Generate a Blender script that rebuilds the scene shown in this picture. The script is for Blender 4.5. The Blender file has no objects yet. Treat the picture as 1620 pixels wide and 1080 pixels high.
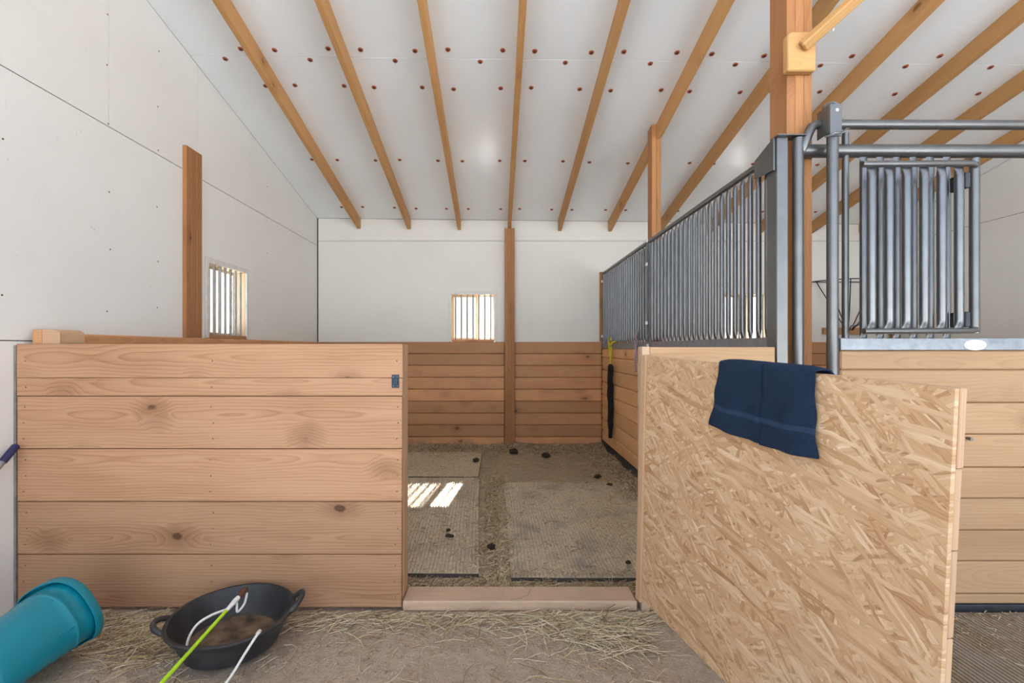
import bpy, bmesh, math, random
from mathutils import Vector, Matrix, noise

random.seed(7)
S = bpy.context.scene
C = S.collection
PI = math.pi

# ------------------------------------------------------------------ camera
F_PX = 760.0
CAM_Z = 1.163
cam_d = bpy.data.cameras.new('camera')
cam = bpy.data.objects.new('camera', cam_d)
C.objects.link(cam)
cam.location = (0, 0, CAM_Z)
cam.rotation_euler = (PI / 2, 0, 0)
cam_d.sensor_fit = 'HORIZONTAL'
cam_d.sensor_width = 36.0
cam_d.lens = F_PX / 1620 * 36.0
cam_d.shift_x = 25 / 1620
cam_d.shift_y = 10 / 1620
cam_d.clip_start = 0.02
S.camera = cam

# ------------------------------------------------------------------ world, sun, exposure
SUN_DIR = Vector((-0.122, -1.0, -0.742)).normalized()      # the way the light travels
world = bpy.data.worlds.new('world'); S.world = world
world.use_nodes = True
wn = world.node_tree
bg = wn.nodes['Background']
sky = wn.nodes.new('ShaderNodeTexSky')
sky.sky_type = 'NISHITA'
sky.sun_disc = False
sky.sun_elevation = math.asin(-SUN_DIR.z)
sky.sun_rotation = math.atan2(-SUN_DIR.x, -SUN_DIR.y)
sky.air_density = 1.0
sky.dust_density = 1.0
sky.ozone_density = 1.0
haze = wn.nodes.new('ShaderNodeHueSaturation')      # thin high haze takes most of the blue out
haze.inputs['Saturation'].default_value = 0.52
wn.links.new(sky.outputs[0], haze.inputs['Color'])
wn.links.new(haze.outputs[0], bg.inputs[0])
bg.inputs[1].default_value = 0.45
sun_d = bpy.data.lights.new('sun', 'SUN')
sun_d.energy = 56.0
sun_d.angle = math.radians(0.55)
sun_d.color = (0.975, 0.985, 1.0)
sun = bpy.data.objects.new('sun', sun_d); C.objects.link(sun)
sun.rotation_euler = (-SUN_DIR).to_track_quat('Z', 'Y').to_euler()
sun.location = (1, 12, 8)
S.view_settings.view_transform = 'Standard'
S.view_settings.look = 'None'
S.view_settings.gamma = 1.0
S.view_settings.use_curve_mapping = False
S.view_settings.exposure = 0.32
S.cycles.max_bounces = 8
S.cycles.diffuse_bounces = 6
S.cycles.caustics_reflective = False
S.cycles.caustics_refractive = False
S.cycles.glossy_bounces = 3
S.cycles.use_denoising = True
S.cycles.adaptive_threshold = 0.02

# ------------------------------------------------------------------ place: main dimensions (metres)
XL, XR = -2.15, 4.77          # left wall, right wall (panel faces)
YB = 5.77                     # back wall face
YF = 2.141                    # face of the stall fronts
YO = -0.6                     # where the roof ends behind the camera
SLOPE = 0.2066
WZ = 1.235                    # top of the plank lining

def zc(x, y):                 # underside of the ceiling panels
    return 2.72 + SLOPE * (YB - y) - 0.011 * (x - XL)

# ------------------------------------------------------------------ helpers
WM = {}                       # world matrices of parents

def lin(c):
    return tuple(((v / 255) / 12.92 if v / 255 <= 0.04045 else ((v / 255 + 0.055) / 1.055) ** 2.4) for v in c) + (1.0,)

def tag(o, label=None, cat=None, group=None, kind=None):
    if label: o['label'] = label
    if cat: o['category'] = cat
    if group: o['group'] = group
    if kind: o['kind'] = kind
    return o

def link(o, parent=None, M=None):
    C.objects.link(o)
    M = M or Matrix()
    if parent is not None:
        o.parent = parent
        o.matrix_basis = WM[parent.name].inverted() @ M
    else:
        o.matrix_basis = M
    WM[o.name] = M.copy()
    return o

def empty(name, loc, label, cat, group=None, M=None):
    o = bpy.data.objects.new(name, None)
    o.empty_display_size = 0.1
    link(o, None, M or Matrix.Translation(Vector(loc)))
    return tag(o, label, cat, group)

class MB:
    """collects geometry of ONE part in world coordinates"""
    def __init__(s): s.v = []; s.f = []; s.m = []
    def face(s, idx, m=0): s.f.append(tuple(idx)); s.m.append(m)
    def box(s, x0, x1, y0, y1, z0, z1, m=0):
        b = len(s.v)
        s.v += [(x, y, z) for x in (x0, x1) for y in (y0, y1) for z in (z0, z1)]
        for q in ((0, 1, 3, 2), (4, 6, 7, 5), (0, 4, 5, 1), (2, 3, 7, 6), (0, 2, 6, 4), (1, 5, 7, 3)):
            s.face([b + i for i in q], m)
        return s
    def prism(s, poly, d, m=0):
        """poly: 3D points of one face, d: extrusion vector"""
        n = len(poly); b = len(s.v); d = Vector(d)
        s.v += [tuple(p) for p in poly] + [tuple(Vector(p) + d) for p in poly]
        s.face(list(range(b, b + n)), m); s.face([b + n + i for i in reversed(range(n))], m)
        for i in range(n):
            j = (i + 1) % n
            s.face([b + j, b + i, b + n + i, b + n + j], m)
        return s
    def tube(s, pts, r, n=8, caps=True, m=0):
        pts = [Vector(p) for p in pts]
        rs = r if isinstance(r, (list, tuple)) else [r] * len(pts)
        b = len(s.v); up = None
        for i, p in enumerate(pts):
            t = (pts[min(i + 1, len(pts) - 1)] - pts[max(i - 1, 0)]).normalized()
            if up is None:
                up = Vector((0, 0, 1)) if abs(t.z) < 0.9 else Vector((0, 1, 0))
            a = t.cross(up).normalized(); c = a.cross(t).normalized(); up = c
            for k in range(n):
                q = 2 * PI * k / n
                s.v.append(tuple(p + rs[i] * (math.cos(q) * a + math.sin(q) * c)))
        for i in range(len(pts) - 1):
            for k in range(n):
                l = (k + 1) % n
                s.face((b + i * n + k, b + i * n + l, b + (i + 1) * n + l, b + (i + 1) * n + k), m)
        if caps:
            s.face([b + k for k in reversed(range(n))], m)
            e = b + (len(pts) - 1) * n
            s.face([e + k for k in range(n)], m)
        return s
    def loft(s, rings, closed=True, cap0=True, cap1=True, m=0):
        b = len(s.v); n = len(rings[0])
        for r in rings: s.v += [tuple(p) for p in r]
        for i in range(len(rings) - 1):
            for k in range(n if closed else n - 1):
                l = (k + 1) % n
                s.face((b + i * n + k, b + i * n + l, b + (i + 1) * n + l, b + (i + 1) * n + k), m)
        if cap0: s.face([b + k for k in reversed(range(n))], m)
        if cap1:
            e = b + (len(rings) - 1) * n
            s.face([e + k for k in range(n)], m)
        return s
    def mesh(s, name, mats, org=None, smooth=False, bevel=0, fix=True):
        me = bpy.data.meshes.new(name)
        o = Vector(org) if org is not None else Vector((0, 0, 0))
        me.from_pydata([tuple(Vector(p) - o) for p in s.v], [], s.f)
        for mt in (mats if isinstance(mats, (list, tuple)) else [mats]): me.materials.append(mt)
        me.polygons.foreach_set('material_index', s.m)
        if bevel or fix:
            bm = bmesh.new(); bm.from_mesh(me)
            if fix: bmesh.ops.recalc_face_normals(bm, faces=bm.faces)
            if bevel:
                bmesh.ops.bevel(bm, geom=[e for e in bm.edges if len(e.link_faces) == 2 and e.calc_face_angle(0) > 0.6],
                                offset=bevel, segments=1, affect='EDGES', profile=0.5)
            bm.to_mesh(me); bm.free()
        if smooth:
            me.polygons.foreach_set('use_smooth', [True] * len(me.polygons))
            me.set_sharp_from_angle(angle=math.radians(42))
        me.update()
        return me
    def build(s, name, mats, parent=None, smooth=False, bevel=0, fix=True, base=None):
        xs = [p[0] for p in s.v]; ys = [p[1] for p in s.v]; zs = [p[2] for p in s.v]
        org = Vector(base) if base is not None else Vector(((min(xs) + max(xs)) / 2, (min(ys) + max(ys)) / 2, min(zs)))
        me = s.mesh(name, mats, org, smooth, bevel, fix)
        return link(bpy.data.objects.new(name, me), parent, Matrix.Translation(org))

_pm = {}
def plank_mesh(L, h, t, mat, bev, name='plank'):
    key = (round(L, 3), round(h, 3), round(t, 3), mat.name, bev)
    if key not in _pm:
        _pm[key] = MB().box(-L / 2, L / 2, -t / 2, t / 2, -h / 2, h / 2).mesh(name, mat, bevel=bev)
    return _pm[key]

def beam(name, p0, p1, up, h, t, mat, parent=None, bev=0.003):
    """a straight timber from p0 to p1 (centre line), h along up, t across"""
    p0, p1 = Vector(p0), Vector(p1)
    ex = (p1 - p0).normalized(); up = Vector(up)
    ey = up.cross(ex).normalized(); ez = ex.cross(ey).normalized()
    M = Matrix((ex, ey, ez)).transposed().to_4x4(); M.translation = (p0 + p1) / 2
    o = bpy.data.objects.new(name, plank_mesh((p1 - p0).length, h, t, mat, bev, name))
    return link(o, parent, M)

def plank_x(name, x0, x1, y0, y1, z0, z1, mat, parent, bev=0.003):
    return beam(name, (x0, (y0 + y1) / 2, (z0 + z1) / 2), (x1, (y0 + y1) / 2, (z0 + z1) / 2), (0, 0, 1), z1 - z0, y1 - y0, mat, parent, bev)
def plank_y(name, x0, x1, y0, y1, z0, z1, mat, parent, bev=0.003):
    return beam(name, ((x0 + x1) / 2, y0, (z0 + z1) / 2), ((x0 + x1) / 2, y1, (z0 + z1) / 2), (0, 0, 1), z1 - z0, x1 - x0, mat, parent, bev)
def plank_z(name, x0, x1, y0, y1, z0, z1, mat, parent, bev=0.003):
    # broad side across X
    return beam(name, ((x0 + x1) / 2, (y0 + y1) / 2, z0), ((x0 + x1) / 2, (y0 + y1) / 2, z1), (1, 0, 0), x1 - x0, y1 - y0, mat, parent, bev)

def sheet(uv, holes, P, d):
    """board with rectangular holes: uv=(u0,u1,v0,v1); P(u,v)->point; d=thickness vector"""
    mb = MB()
    us = sorted({uv[0], uv[1]} | {h[i] for h in holes for i in (0, 1) if uv[0] < h[i] < uv[1]})
    vs = sorted({uv[2], uv[3]} | {h[i] for h in holes for i in (2, 3) if uv[2] < h[i] < uv[3]})
    nu, nv = len(us) - 1, len(vs) - 1
    d = Vector(d); idx = {}
    def vi(i, j, k):
        if (i, j, k) not in idx:
            idx[(i, j, k)] = len(mb.v)
            mb.v.append(tuple(Vector(P(us[i], vs[j])) + k * d))
        return idx[(i, j, k)]
    def solid(i, j):
        if not (0 <= i < nu and 0 <= j < nv): return False
        cu, cv = (us[i] + us[i + 1]) / 2, (vs[j] + vs[j + 1]) / 2
        return not any(h[0] < cu < h[1] and h[2] < cv < h[3] for h in holes)
    for i in range(nu):
        for j in range(nv):
            if not solid(i, j): continue
            for k in (0, 1):
                mb.face([vi(i, j, k), vi(i + 1, j, k), vi(i + 1, j + 1, k), vi(i, j + 1, k)])
            if not solid(i - 1, j): mb.face([vi(i, j, 0), vi(i, j + 1, 0), vi(i, j + 1, 1), vi(i, j, 1)])
            if not solid(i + 1, j): mb.face([vi(i + 1, j, 0), vi(i + 1, j + 1, 0), vi(i + 1, j + 1, 1), vi(i + 1, j, 1)])
            if not solid(i, j - 1): mb.face([vi(i, j, 0), vi(i + 1, j, 0), vi(i + 1, j, 1), vi(i, j, 1)])
            if not solid(i, j + 1): mb.face([vi(i, j + 1, 0), vi(i + 1, j + 1, 0), vi(i + 1, j + 1, 1), vi(i, j + 1, 1)])
    return mb

# ------------------------------------------------------------------ materials
class NT:
    def __init__(s, name):
        s.mat = bpy.data.materials.new(name); s.mat.use_nodes = True
        s.t = s.mat.node_tree; s.b = s.t.nodes['Principled BSDF']
    def n(s, typ, **kw):
        nd = s.t.nodes.new('ShaderNode' + typ)
        for k, v in kw.items(): setattr(nd, k, v)
        return nd
    def set(s, sock, v):
        if hasattr(v, 'is_output') or isinstance(v, bpy.types.NodeSocket): s.t.links.new(v, sock)
        else: sock.default_value = v
    def math(s, op, a, b=0.0, c=None, clamp=False):
        nd = s.n('Math', operation=op, use_clamp=clamp)
        s.set(nd.inputs[0], a); s.set(nd.inputs[1], b)
        if c is not None: s.set(nd.inputs[2], c)
        return nd.outputs[0]
    def vmath(s, op, a, b=(0, 0, 0)):
        nd = s.n('VectorMath', operation=op)
        s.set(nd.inputs[0], a); s.set(nd.inputs[1], b)
        return nd.outputs[0]
    def noise(s, vec, scale, detail=2.0, rough=0.5, dist=0.0, col=False):
        nd = s.n('TexNoise')
        s.set(nd.inputs['Vector'], vec); s.set(nd.inputs['Scale'], scale)
        s.set(nd.inputs['Detail'], detail); s.set(nd.inputs['Roughness'], rough); s.set(nd.inputs['Distortion'], dist)
        return nd.outputs[1 if col else 0]
    def ramp(s, fac, stops):
        nd = s.n('ValToRGB'); e = nd.color_ramp.elements
        while len(e) > len(stops): e.remove(e[-1])
        while len(e) < len(stops): e.new(0.5)
        for el, (p, c) in zip(e, stops): el.position = p; el.color = c if len(c) == 4 else tuple(c) + (1,)
        s.set(nd.inputs[0], fac); return nd.outputs[0]
    def mix(s, fac, a, b, mode='MIX'):
        nd = s.n('Mix', data_type='RGBA', blend_type=mode)
        s.set(nd.inputs[0], fac); s.set(nd.inputs[6], a); s.set(nd.inputs[7], b)
        return nd.outputs[2]
    def maprange(s, v, a, b, c=0.0, d=1.0):
        nd = s.n('MapRange'); nd.clamp = True
        s.set(nd.inputs[0], v); nd.inputs[1].default_value = a; nd.inputs[2].default_value = b
        nd.inputs[3].default_value = c; nd.inputs[4].default_value = d
        return nd.outputs[0]
    def coord(s): return s.n('TexCoord').outputs['Object']
    def rand(s): return s.n('ObjectInfo').outputs['Random']
    def xyz(s, v):
        nd = s.n('SeparateXYZ'); s.set(nd.inputs[0], v); return nd.outputs
    def comb(s, x, y, z):
        nd = s.n('CombineXYZ'); s.set(nd.inputs[0], x); s.set(nd.inputs[1], y); s.set(nd.inputs[2], z); return nd.outputs[0]
    def bump(s, h, strength=0.3, dist=0.01):
        nd = s.n('Bump'); nd.inputs['Strength'].default_value = strength; nd.inputs['Distance'].default_value = dist
        s.set(nd.inputs['Height'], h); s.set(s.b.inputs['Normal'], nd.outputs[0])
    def out(s, color=None, rough=None, metal=None, spec=None):
        if color is not None: s.set(s.b.inputs['Base Color'], color)
        if rough is not None: s.set(s.b.inputs['Roughness'], rough)
        if metal is not None: s.set(s.b.inputs['Metallic'], metal)
        if spec is not None: s.set(s.b.inputs['Specular IOR Level'], spec)
        return s.mat

def wood(name, light, mid, dark, ring=70.0, contrast=0.75, knots=1.0, vary=0.18, dust=None, dust_amt=0.0, rough=0.62):
    m = NT(name); rnd = m.rand()
    off = m.vmath('MULTIPLY', m.comb(rnd, rnd, rnd), (37.0, 19.0, 53.0))
    raw = m.coord(); P = m.vmath('ADD', raw, off)
    # knots: few, elongated along the grain
    vor = m.n('TexVoronoi', voronoi_dimensions='3D'); vor.feature = 'F1'
    pw = m.vmath('ADD', P, m.vmath('MULTIPLY', m.noise(P, 9.0, 2, col=True), (0.05, 0.05, 0.05)))
    m.set(vor.inputs['Vector'], m.vmath('MULTIPLY', pw, (3.0, 1.2, 5.0))); vor.inputs['Scale'].default_value = 1.0
    dist = vor.outputs['Distance']
    pick = m.math('GREATER_THAN', m.xyz(vor.outputs['Color'])[0], 0.45)
    core = m.math('MULTIPLY', m.maprange(dist, 0.065, 0.10, 1, 0), pick)
    halo = m.math('MULTIPLY', m.maprange(dist, 0.08, 0.34, 1, 0), pick)
    # growth rings cut along the board: cones make the cathedral figure
    x, y, z = m.xyz(P)[0], m.xyz(raw)[1], m.xyz(raw)[2]
    wob = m.math('MULTIPLY', m.math('SUBTRACT', m.noise(m.vmath('MULTIPLY', P, (0.9, 2.0, 2.0)), 1.0, 2, 0.55), 0.5), 0.26)
    wob2 = m.math('MULTIPLY', m.math('SUBTRACT', m.noise(m.vmath('MULTIPLY', P, (1.6, 7.0, 7.0)), 1.0, 2, 0.5), 0.5), 0.045)
    c0 = m.math('MULTIPLY', m.math('SUBTRACT', rnd, 0.5), 0.16)
    dz = m.math('ADD', m.math('SUBTRACT', z, c0), wob2)
    dy = m.math('ADD', m.math('ADD', y, 0.035), wob)
    r = m.math('SQRT', m.math('ADD', m.math('MULTIPLY', dz, dz), m.math('MULTIPLY', dy, dy)))
    r = m.math('ADD', r, m.math('MULTIPLY', halo, 0.03))
    ph = m.math('MULTIPLY', r, ring)
    saw = m.math('FRACT', ph)
    g = m.ramp(saw, [(0.0, (0, 0, 0)), (0.62, (0.45, 0.45, 0.45)), (0.86, (1, 1, 1)), (1.0, (0.05, 0.05, 0.05))])
    fib = m.noise(m.vmath('MULTIPLY', P, (4.0, 160.0, 160.0)), 1.0, 2, 0.6)
    tone = m.noise(m.vmath('MULTIPLY', P, (1.1, 6.0, 6.0)), 1.0, 2, 0.5)
    fac = m.math('ADD', m.math('MULTIPLY', g, contrast * 0.55), m.math('MULTIPLY', m.math('SUBTRACT', fib, 0.5), 0.55), clamp=True)
    fac = m.math('ADD', fac, m.math('MULTIPLY', m.math('SUBTRACT', tone, 0.5), 0.9), clamp=True)
    col = m.ramp(fac, [(0.0, lin(light)), (0.5, lin(mid)), (1.0, lin(dark))])
    kd = tuple(int(v * 0.62) for v in dark)
    col = m.mix(m.math('MULTIPLY', halo, 0.42 * knots), col, lin((dark[0] * 0.9, dark[1] * 0.78, dark[2] * 0.62)))
    col = m.mix(m.math('MULTIPLY', core, 0.8 * knots), col, lin(kd))
    hsv = m.n('HueSaturation')
    hsv.inputs['Saturation'].default_value = 1.0
    m.set(hsv.inputs['Value'], m.maprange(rnd, 0, 1, 1 - vary, 1 + vary * 0.6)); m.set(hsv.inputs['Color'], col)
    col = hsv.outputs[0]
    if dust:
        dn = m.maprange(m.noise(P, 4.0, 4, 0.65), 0.35, 0.65)
        col = m.mix(m.math('MULTIPLY', dn, dust_amt), col, lin(dust))
    m.bump(m.math('ADD', fac, fib), 0.18, 0.0015)
    return m.out(col, rough, spec=0.35)

W_FRONT = wood('wood_front_boards', (190, 148, 114), (168, 122, 89), (122, 78, 52), ring=74, contrast=0.78)
W_RIGHT = wood('wood_stall_front_pale', (192, 156, 120), (176, 138, 102), (144, 104, 72), ring=75, contrast=0.55, knots=0.8, vary=0.1)
W_LINING = wood('wood_wall_lining', (216, 160, 112), (196, 136, 92), (140, 88, 56), ring=80, contrast=0.6, vary=0.28, dust=(150, 122, 98), dust_amt=0.3)
W_SIDE = wood('wood_side_partition', (224, 176, 126), (208, 156, 106), (164, 112, 72), ring=80, contrast=0.5, vary=0.14)
W_RAFTER = wood('wood_rafters', (194, 148, 96), (176, 127, 77), (132, 84, 47), ring=90, contrast=0.5, knots=0.8, vary=0.14)
W_POST = wood('wood_posts', (168, 118, 76), (150, 99, 61), (112, 67, 39), ring=85, contrast=0.5, knots=0.9, vary=0.12)
W_BRACKET = wood('wood_bracket', (192, 150, 98), (178, 134, 82), (146, 99, 56), ring=85, contrast=0.5, knots=0.3, vary=0.08)
W_SILL = wood('wood_threshold', (196, 166, 140), (178, 146, 120), (140, 106, 84), ring=60, contrast=0.4, knots=0.5, dust=(170, 150, 130), dust_amt=0.6)
W_DOOR = wood('wood_door_frame', (198, 163, 132), (184, 147, 114), (152, 114, 82), ring=80, contrast=0.5, knots=0.3, vary=0.1)

def plaster(name, col, rough, ribs=0.0, spec=0.4, fine=0.12, marks=0.5, bk=0.25):
    m = NT(name); P = m.vmath('ADD', m.coord(), m.vmath('MULTIPLY', m.comb(m.rand(), m.rand(), m.rand()), (31, 17, 43)))
    big = m.noise(P, 1.3, 4, 0.6)
    c = m.mix(m.maprange(big, 0.3, 0.75, 0, 0.5), lin(col), lin((col[0] - 14, col[1] - 15, col[2] - 18)))
    sc = m.noise(m.vmath('MULTIPLY', P, (6, 6, 1.5)), 5.0, 5, 0.75)
    c = m.mix(m.maprange(sc, 0.66, 0.78, 0, 0.35 * marks), c, lin((150, 146, 140)))
    sp = m.noise(P, 38.0, 2, 0.5)
    c = m.mix(m.maprange(sp, 0.74, 0.8, 0, 0.5 * marks), c, lin((120, 112, 104)))
    h = m.math('ADD', m.math('MULTIPLY', m.noise(P, 260, 2, 0.6), fine), m.math('MULTIPLY', m.noise(P, 14, 2, 0.5), 0.4))
    if ribs:
        xx = m.xyz(m.coord())
        w = m.math('SINE', m.math('MULTIPLY', m.math('ADD', xx[0], xx[1]), 2 * PI / 0.105))
        h = m.math('ADD', h, m.math('MULTIPLY', w, ribs))
    m.bump(h, bk, 0.006)
    return m.out(c, rough, spec=spec)

M_WALL = plaster('wall_panel_white', (234, 234, 232), 0.55, fine=0.15, marks=0.8)
M_WALLB = plaster('wall_panel_ribbed', (226, 224, 219), 0.6, ribs=0.35, marks=0.5)
M_CEIL = plaster('ceiling_panel_white', (241, 247, 252), 0.2, spec=0.8, fine=0.25, marks=0.12, bk=0.04)

def plain(name, col, rough=0.5, metal=0.0, var=0.15, scale=20.0, bump=0.0, spec=0.5, col2=None, lo=0.35, hi=0.7):
    m = NT(name); P = m.vmath('ADD', m.coord(), m.vmath('MULTIPLY', m.comb(m.rand(), m.rand(), m.rand()), (31, 17, 43)))
    nz = m.noise(P, scale, 4, 0.6)
    c2 = col2 or tuple(max(0, v * (1 - var * 1.6)) for v in col)
    c = m.mix(m.maprange(nz, lo, hi), lin(col), lin(c2))
    if bump: m.bump(m.noise(P, scale * 6, 3, 0.6), bump, 0.004)
    return m.out(c, rough, metal, spec)

M_STEEL = plain('steel_dark_grey', (112, 113, 114), 0.33, 0.72, 0.05, 9, col2=(102, 103, 104))
M_STEELD = plain('steel_bars', (120, 122, 126), 0.3, 0.8, 0.06, 9)
M_GALV = plain('steel_galvanised', (152, 157, 165), 0.45, 0.7, 0.1, 26, 0.03, col2=(128, 134, 143))
M_BASE = plain('steel_base_channel', (74, 78, 84), 0.55, 0.4, 0.2, 18, 0.05)
M_TAUPE = plain('gap_shade_taupe', (146, 136, 126), 0.8)
M_BACK = plain('wall_backing', (84, 80, 76), 0.8)
M_ROOF = plain('roof_deck', (150, 150, 150), 0.6)
M_FRAME = plain('window_trim_white', (226, 224, 220), 0.5, var=0.05)
M_BARW = plain('window_bar_grey', (172, 170, 166), 0.5, 0.1, 0.08)
M_REVEAL = wood('wood_window_reveal', (232, 204, 166), (220, 188, 146), (188, 148, 108), knots=0.5)
M_ORANGE = plain('washer_orange', (178, 94, 64), 0.5, var=0.1)
M_SCREWD = plain('screw_head_dark', (96, 62, 48), 0.5, 0.4)
M_SCREW = plain('screw_head_steel', (136, 112, 92), 0.5, 0.3)
M_WHITE = plain('plastic_white', (238, 238, 236), 0.45, var=0.03)
M_STICK = plain('sticker_white', (240, 241, 244), 0.35, var=0.04)
M_STICKT = plain('sticker_print', (208, 211, 220), 0.4, var=0.04)
M_TEAL = plain('plastic_teal', (0, 130, 152), 0.36, 0, 0.07, 7, 0.015, col2=(20, 124, 142))
M_RUBBER = plain('rubber_black', (40, 41, 44), 0.5, 0, 0.2, 9, 0.12, col2=(66, 66, 68), lo=0.45, hi=0.8)
M_RESID = plain('tub_dirt', (126, 104, 82), 0.9, 0, 0.2, 16, 0.4, col2=(52, 46, 42))
M_LIME = plain('fibreglass_lime', (178, 226, 44), 0.35, var=0.06)
M_CORD = plain('cord_white', (232, 228, 222), 0.8, var=0.06, scale=120, bump=0.2)
M_LEATHER = plain('leather_brown', (104, 66, 48), 0.7, var=0.2)
M_YELLOW = plain('rope_yellow', (226, 206, 36), 0.75, var=0.2, scale=90, bump=0.4)
M_PURPLE = plain('rope_mauve', (176, 150, 166), 0.85, var=0.15, scale=90, bump=0.4)
M_BLACKN = plain('net_black', (20, 20, 23), 0.85, var=0.3, scale=120, bump=0.6)
M_NAVYG = plain('grip_navy', (38, 42, 88), 0.55, var=0.15)
M_ALU = plain('pole_grey', (158, 158, 160), 0.4, 0.5)
M_LATCH = plain('latch_dark_blue', (44, 58, 76), 0.4, 0.6, var=0.2)
M_BLACKW = plain('wire_black', (34, 32, 32), 0.5, 0.3)
M_DUNG = plain('manure_dark', (68, 53, 41), 0.95, var=0.3, scale=60, bump=0.6)
M_MATRIM = plain('rubber_mat_edge', (84, 78, 71), 0.85)
M_GROUND = plain('ground_outside', (204, 203, 200), 0.95, var=0.06, scale=0.6)

def towel_mat(name, col, col2, amt):
    m = NT(name); P = m.coord()
    nz = m.noise(P, 420, 2, 0.7); n2 = m.noise(P, 30, 3, 0.6)
    c = m.mix(m.maprange(nz, 0.3, 0.7), lin(col), lin(col2)); c = m.mix(m.maprange(n2, 0.3, 0.8, 0, 0.3), c, lin(col2))
    m.bump(nz, amt, 0.004)
    m.b.inputs['Sheen Weight'].default_value = 0.12
    m.b.inputs['Sheen Tint'].default_value = lin((90, 120, 160))
    return m.out(c, 0.95, spec=0.1)
M_TOWEL = towel_mat('towel_navy', (24, 35, 52), (42, 57, 80), 0.9)
M_TOWELB = towel_mat('towel_navy_band', (40, 54, 76), (50, 66, 90), 0.25)

def osb():
    m = NT('osb_flakes'); P0 = m.coord()
    wob = m.noise(P0, 7.0, 3, 0.55, col=True)
    P = m.vmath('ADD', P0, m.vmath('MULTIPLY', m.vmath('SUBTRACT', wob, (0.5, 0.5, 0.5)), (0.035, 0.035, 0.035)))
    x, _, z = m.xyz(P)[0], m.xyz(P)[1], m.xyz(P)[2]
    col = lin((204, 168, 126))
    tones = [(0.0, lin((160, 116, 80))), (0.10, lin((186, 146, 108))), (0.35, lin((202, 164, 126))),
             (0.7, lin((210, 176, 140))), (0.92, lin((222, 194, 160))), (1.0, lin((232, 210, 182)))]
    hsum = None
    spec = [(-35, 14, 90, 0.0), (18, 12, 80, 0.35), (-72, 15, 90, 0.45), (46, 12, 80, 0.5), (-18, 9, 56, 0.5),
            (-56, 10, 58, 0.55), (4, 12, 90, 0.55), (80, 14, 84, 0.68), (-28, 7, 42, 0.64), (28, 14, 100, 0.64), (-44, 14, 110, 0.64), (-10, 9, 64, 0.74)]
    for k, (ang, su, sv, thr) in enumerate(spec):
        a = math.radians(ang); ca, sa = math.cos(a), math.sin(a)
        u = m.math('ADD', m.math('MULTIPLY', x, ca), m.math('MULTIPLY', z, sa))
        v = m.math('SUBTRACT', m.math('MULTIPLY', z, ca), m.math('MULTIPLY', x, sa))
        vec = m.comb(m.math('MULTIPLY_ADD', u, su, 13.7 * k), m.math('MULTIPLY_ADD', v, sv, 5.3 * k), 0.0)
        vo = m.n('TexVoronoi', voronoi_dimensions='2D'); m.set(vo.inputs['Vector'], vec); vo.inputs['Scale'].default_value = 1.0
        rgb = m.xyz(vo.outputs['Color'])
        grain = m.noise(m.comb(m.math('MULTIPLY', u, 14), m.math('MULTIPLY', v, 420), rgb[2]), 1.0, 2, 0.6)
        tone = m.ramp(m.math('ADD', m.math('MULTIPLY', rgb[0], 0.86), m.math('MULTIPLY', m.math('SUBTRACT', grain, 0.42), 0.7), clamp=True), tones)
        msk = m.math('GREATER_THAN', rgb[1], thr)
        edge = m.maprange(vo.outputs['Distance'], 0.42, 0.75, 0, 0.26)
        tone = m.mix(edge, tone, lin((150, 106, 68)))
        col = m.mix(msk, col, tone)
        hh = m.math('MULTIPLY', msk, m.math('ADD', rgb[0], m.math('MULTIPLY', grain, 0.3)))
        hsum = hh if hsum is None else m.math('MAXIMUM', hsum, hh)
    wear = m.noise(P0, 2.2, 4, 0.6)
    col = m.mix(m.maprange(wear, 0.5, 0.75, 0, 0.3), col, lin((186, 166, 142)))
    m.bump(hsum, 0.2, 0.003)
    return m.out(col, 0.6, spec=0.35)
M_OSB = osb()

def dirt(name, a, b, c, straw, big=1.2, chips=0.5):
    m = NT(name); P = m.coord()
    n1 = m.noise(P, big, 5, 0.6); n2 = m.noise(P, 26, 5, 0.7); n3 = m.noise(P, 130, 3, 0.7)
    col = m.mix(m.maprange(n1, 0.35, 0.65), lin(a), lin(b))
    col = m.mix(m.maprange(n2, 0.45, 0.7, 0, 0.6), col, lin(c))
    col = m.mix(m.maprange(n3, 0.35, 0.7, 0, 0.35), col, lin(tuple(v * 0.7 for v in c)))
    vo = m.n('TexVoronoi', voronoi_dimensions='3D'); m.set(vo.inputs['Vector'], m.vmath('ADD', m.vmath('MULTIPLY', P, (150, 95, 100)), m.vmath('MULTIPLY', m.noise(P, 30, 2, 0.5, col=True), (5, 5, 0))))
    ch = m.math('GREATER_THAN', m.xyz(vo.outputs['Color'])[0], 1 - chips * 0.5)
    ch = m.math('MULTIPLY', ch, m.maprange(m.noise(P, 3.5, 4, 0.6), 0.36, 0.62, 0, 0.85))
    col = m.mix(ch, col, m.mix(m.xyz(vo.outputs['Color'])[1], lin(straw), lin(tuple(v * 0.72 for v in straw))))
    h = m.math('ADD', m.math('MULTIPLY', n2, 1.2), m.math('ADD', m.math('MULTIPLY', n3, 0.7), m.math('MULTIPLY', ch, 0.4)))
    m.bump(h, 0.9, 0.018)
    return m.out(col, 0.95, spec=0.15)
M_DIRT = dirt('dirt_aisle', (212, 193, 174), (194, 174, 154), (162, 142, 122), (222, 204, 170), chips=0.14)
M_BED = dirt('dirt_stall', (216, 196, 166), (202, 179, 147), (164, 140, 112), (236, 219, 182), chips=0.75)

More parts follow.
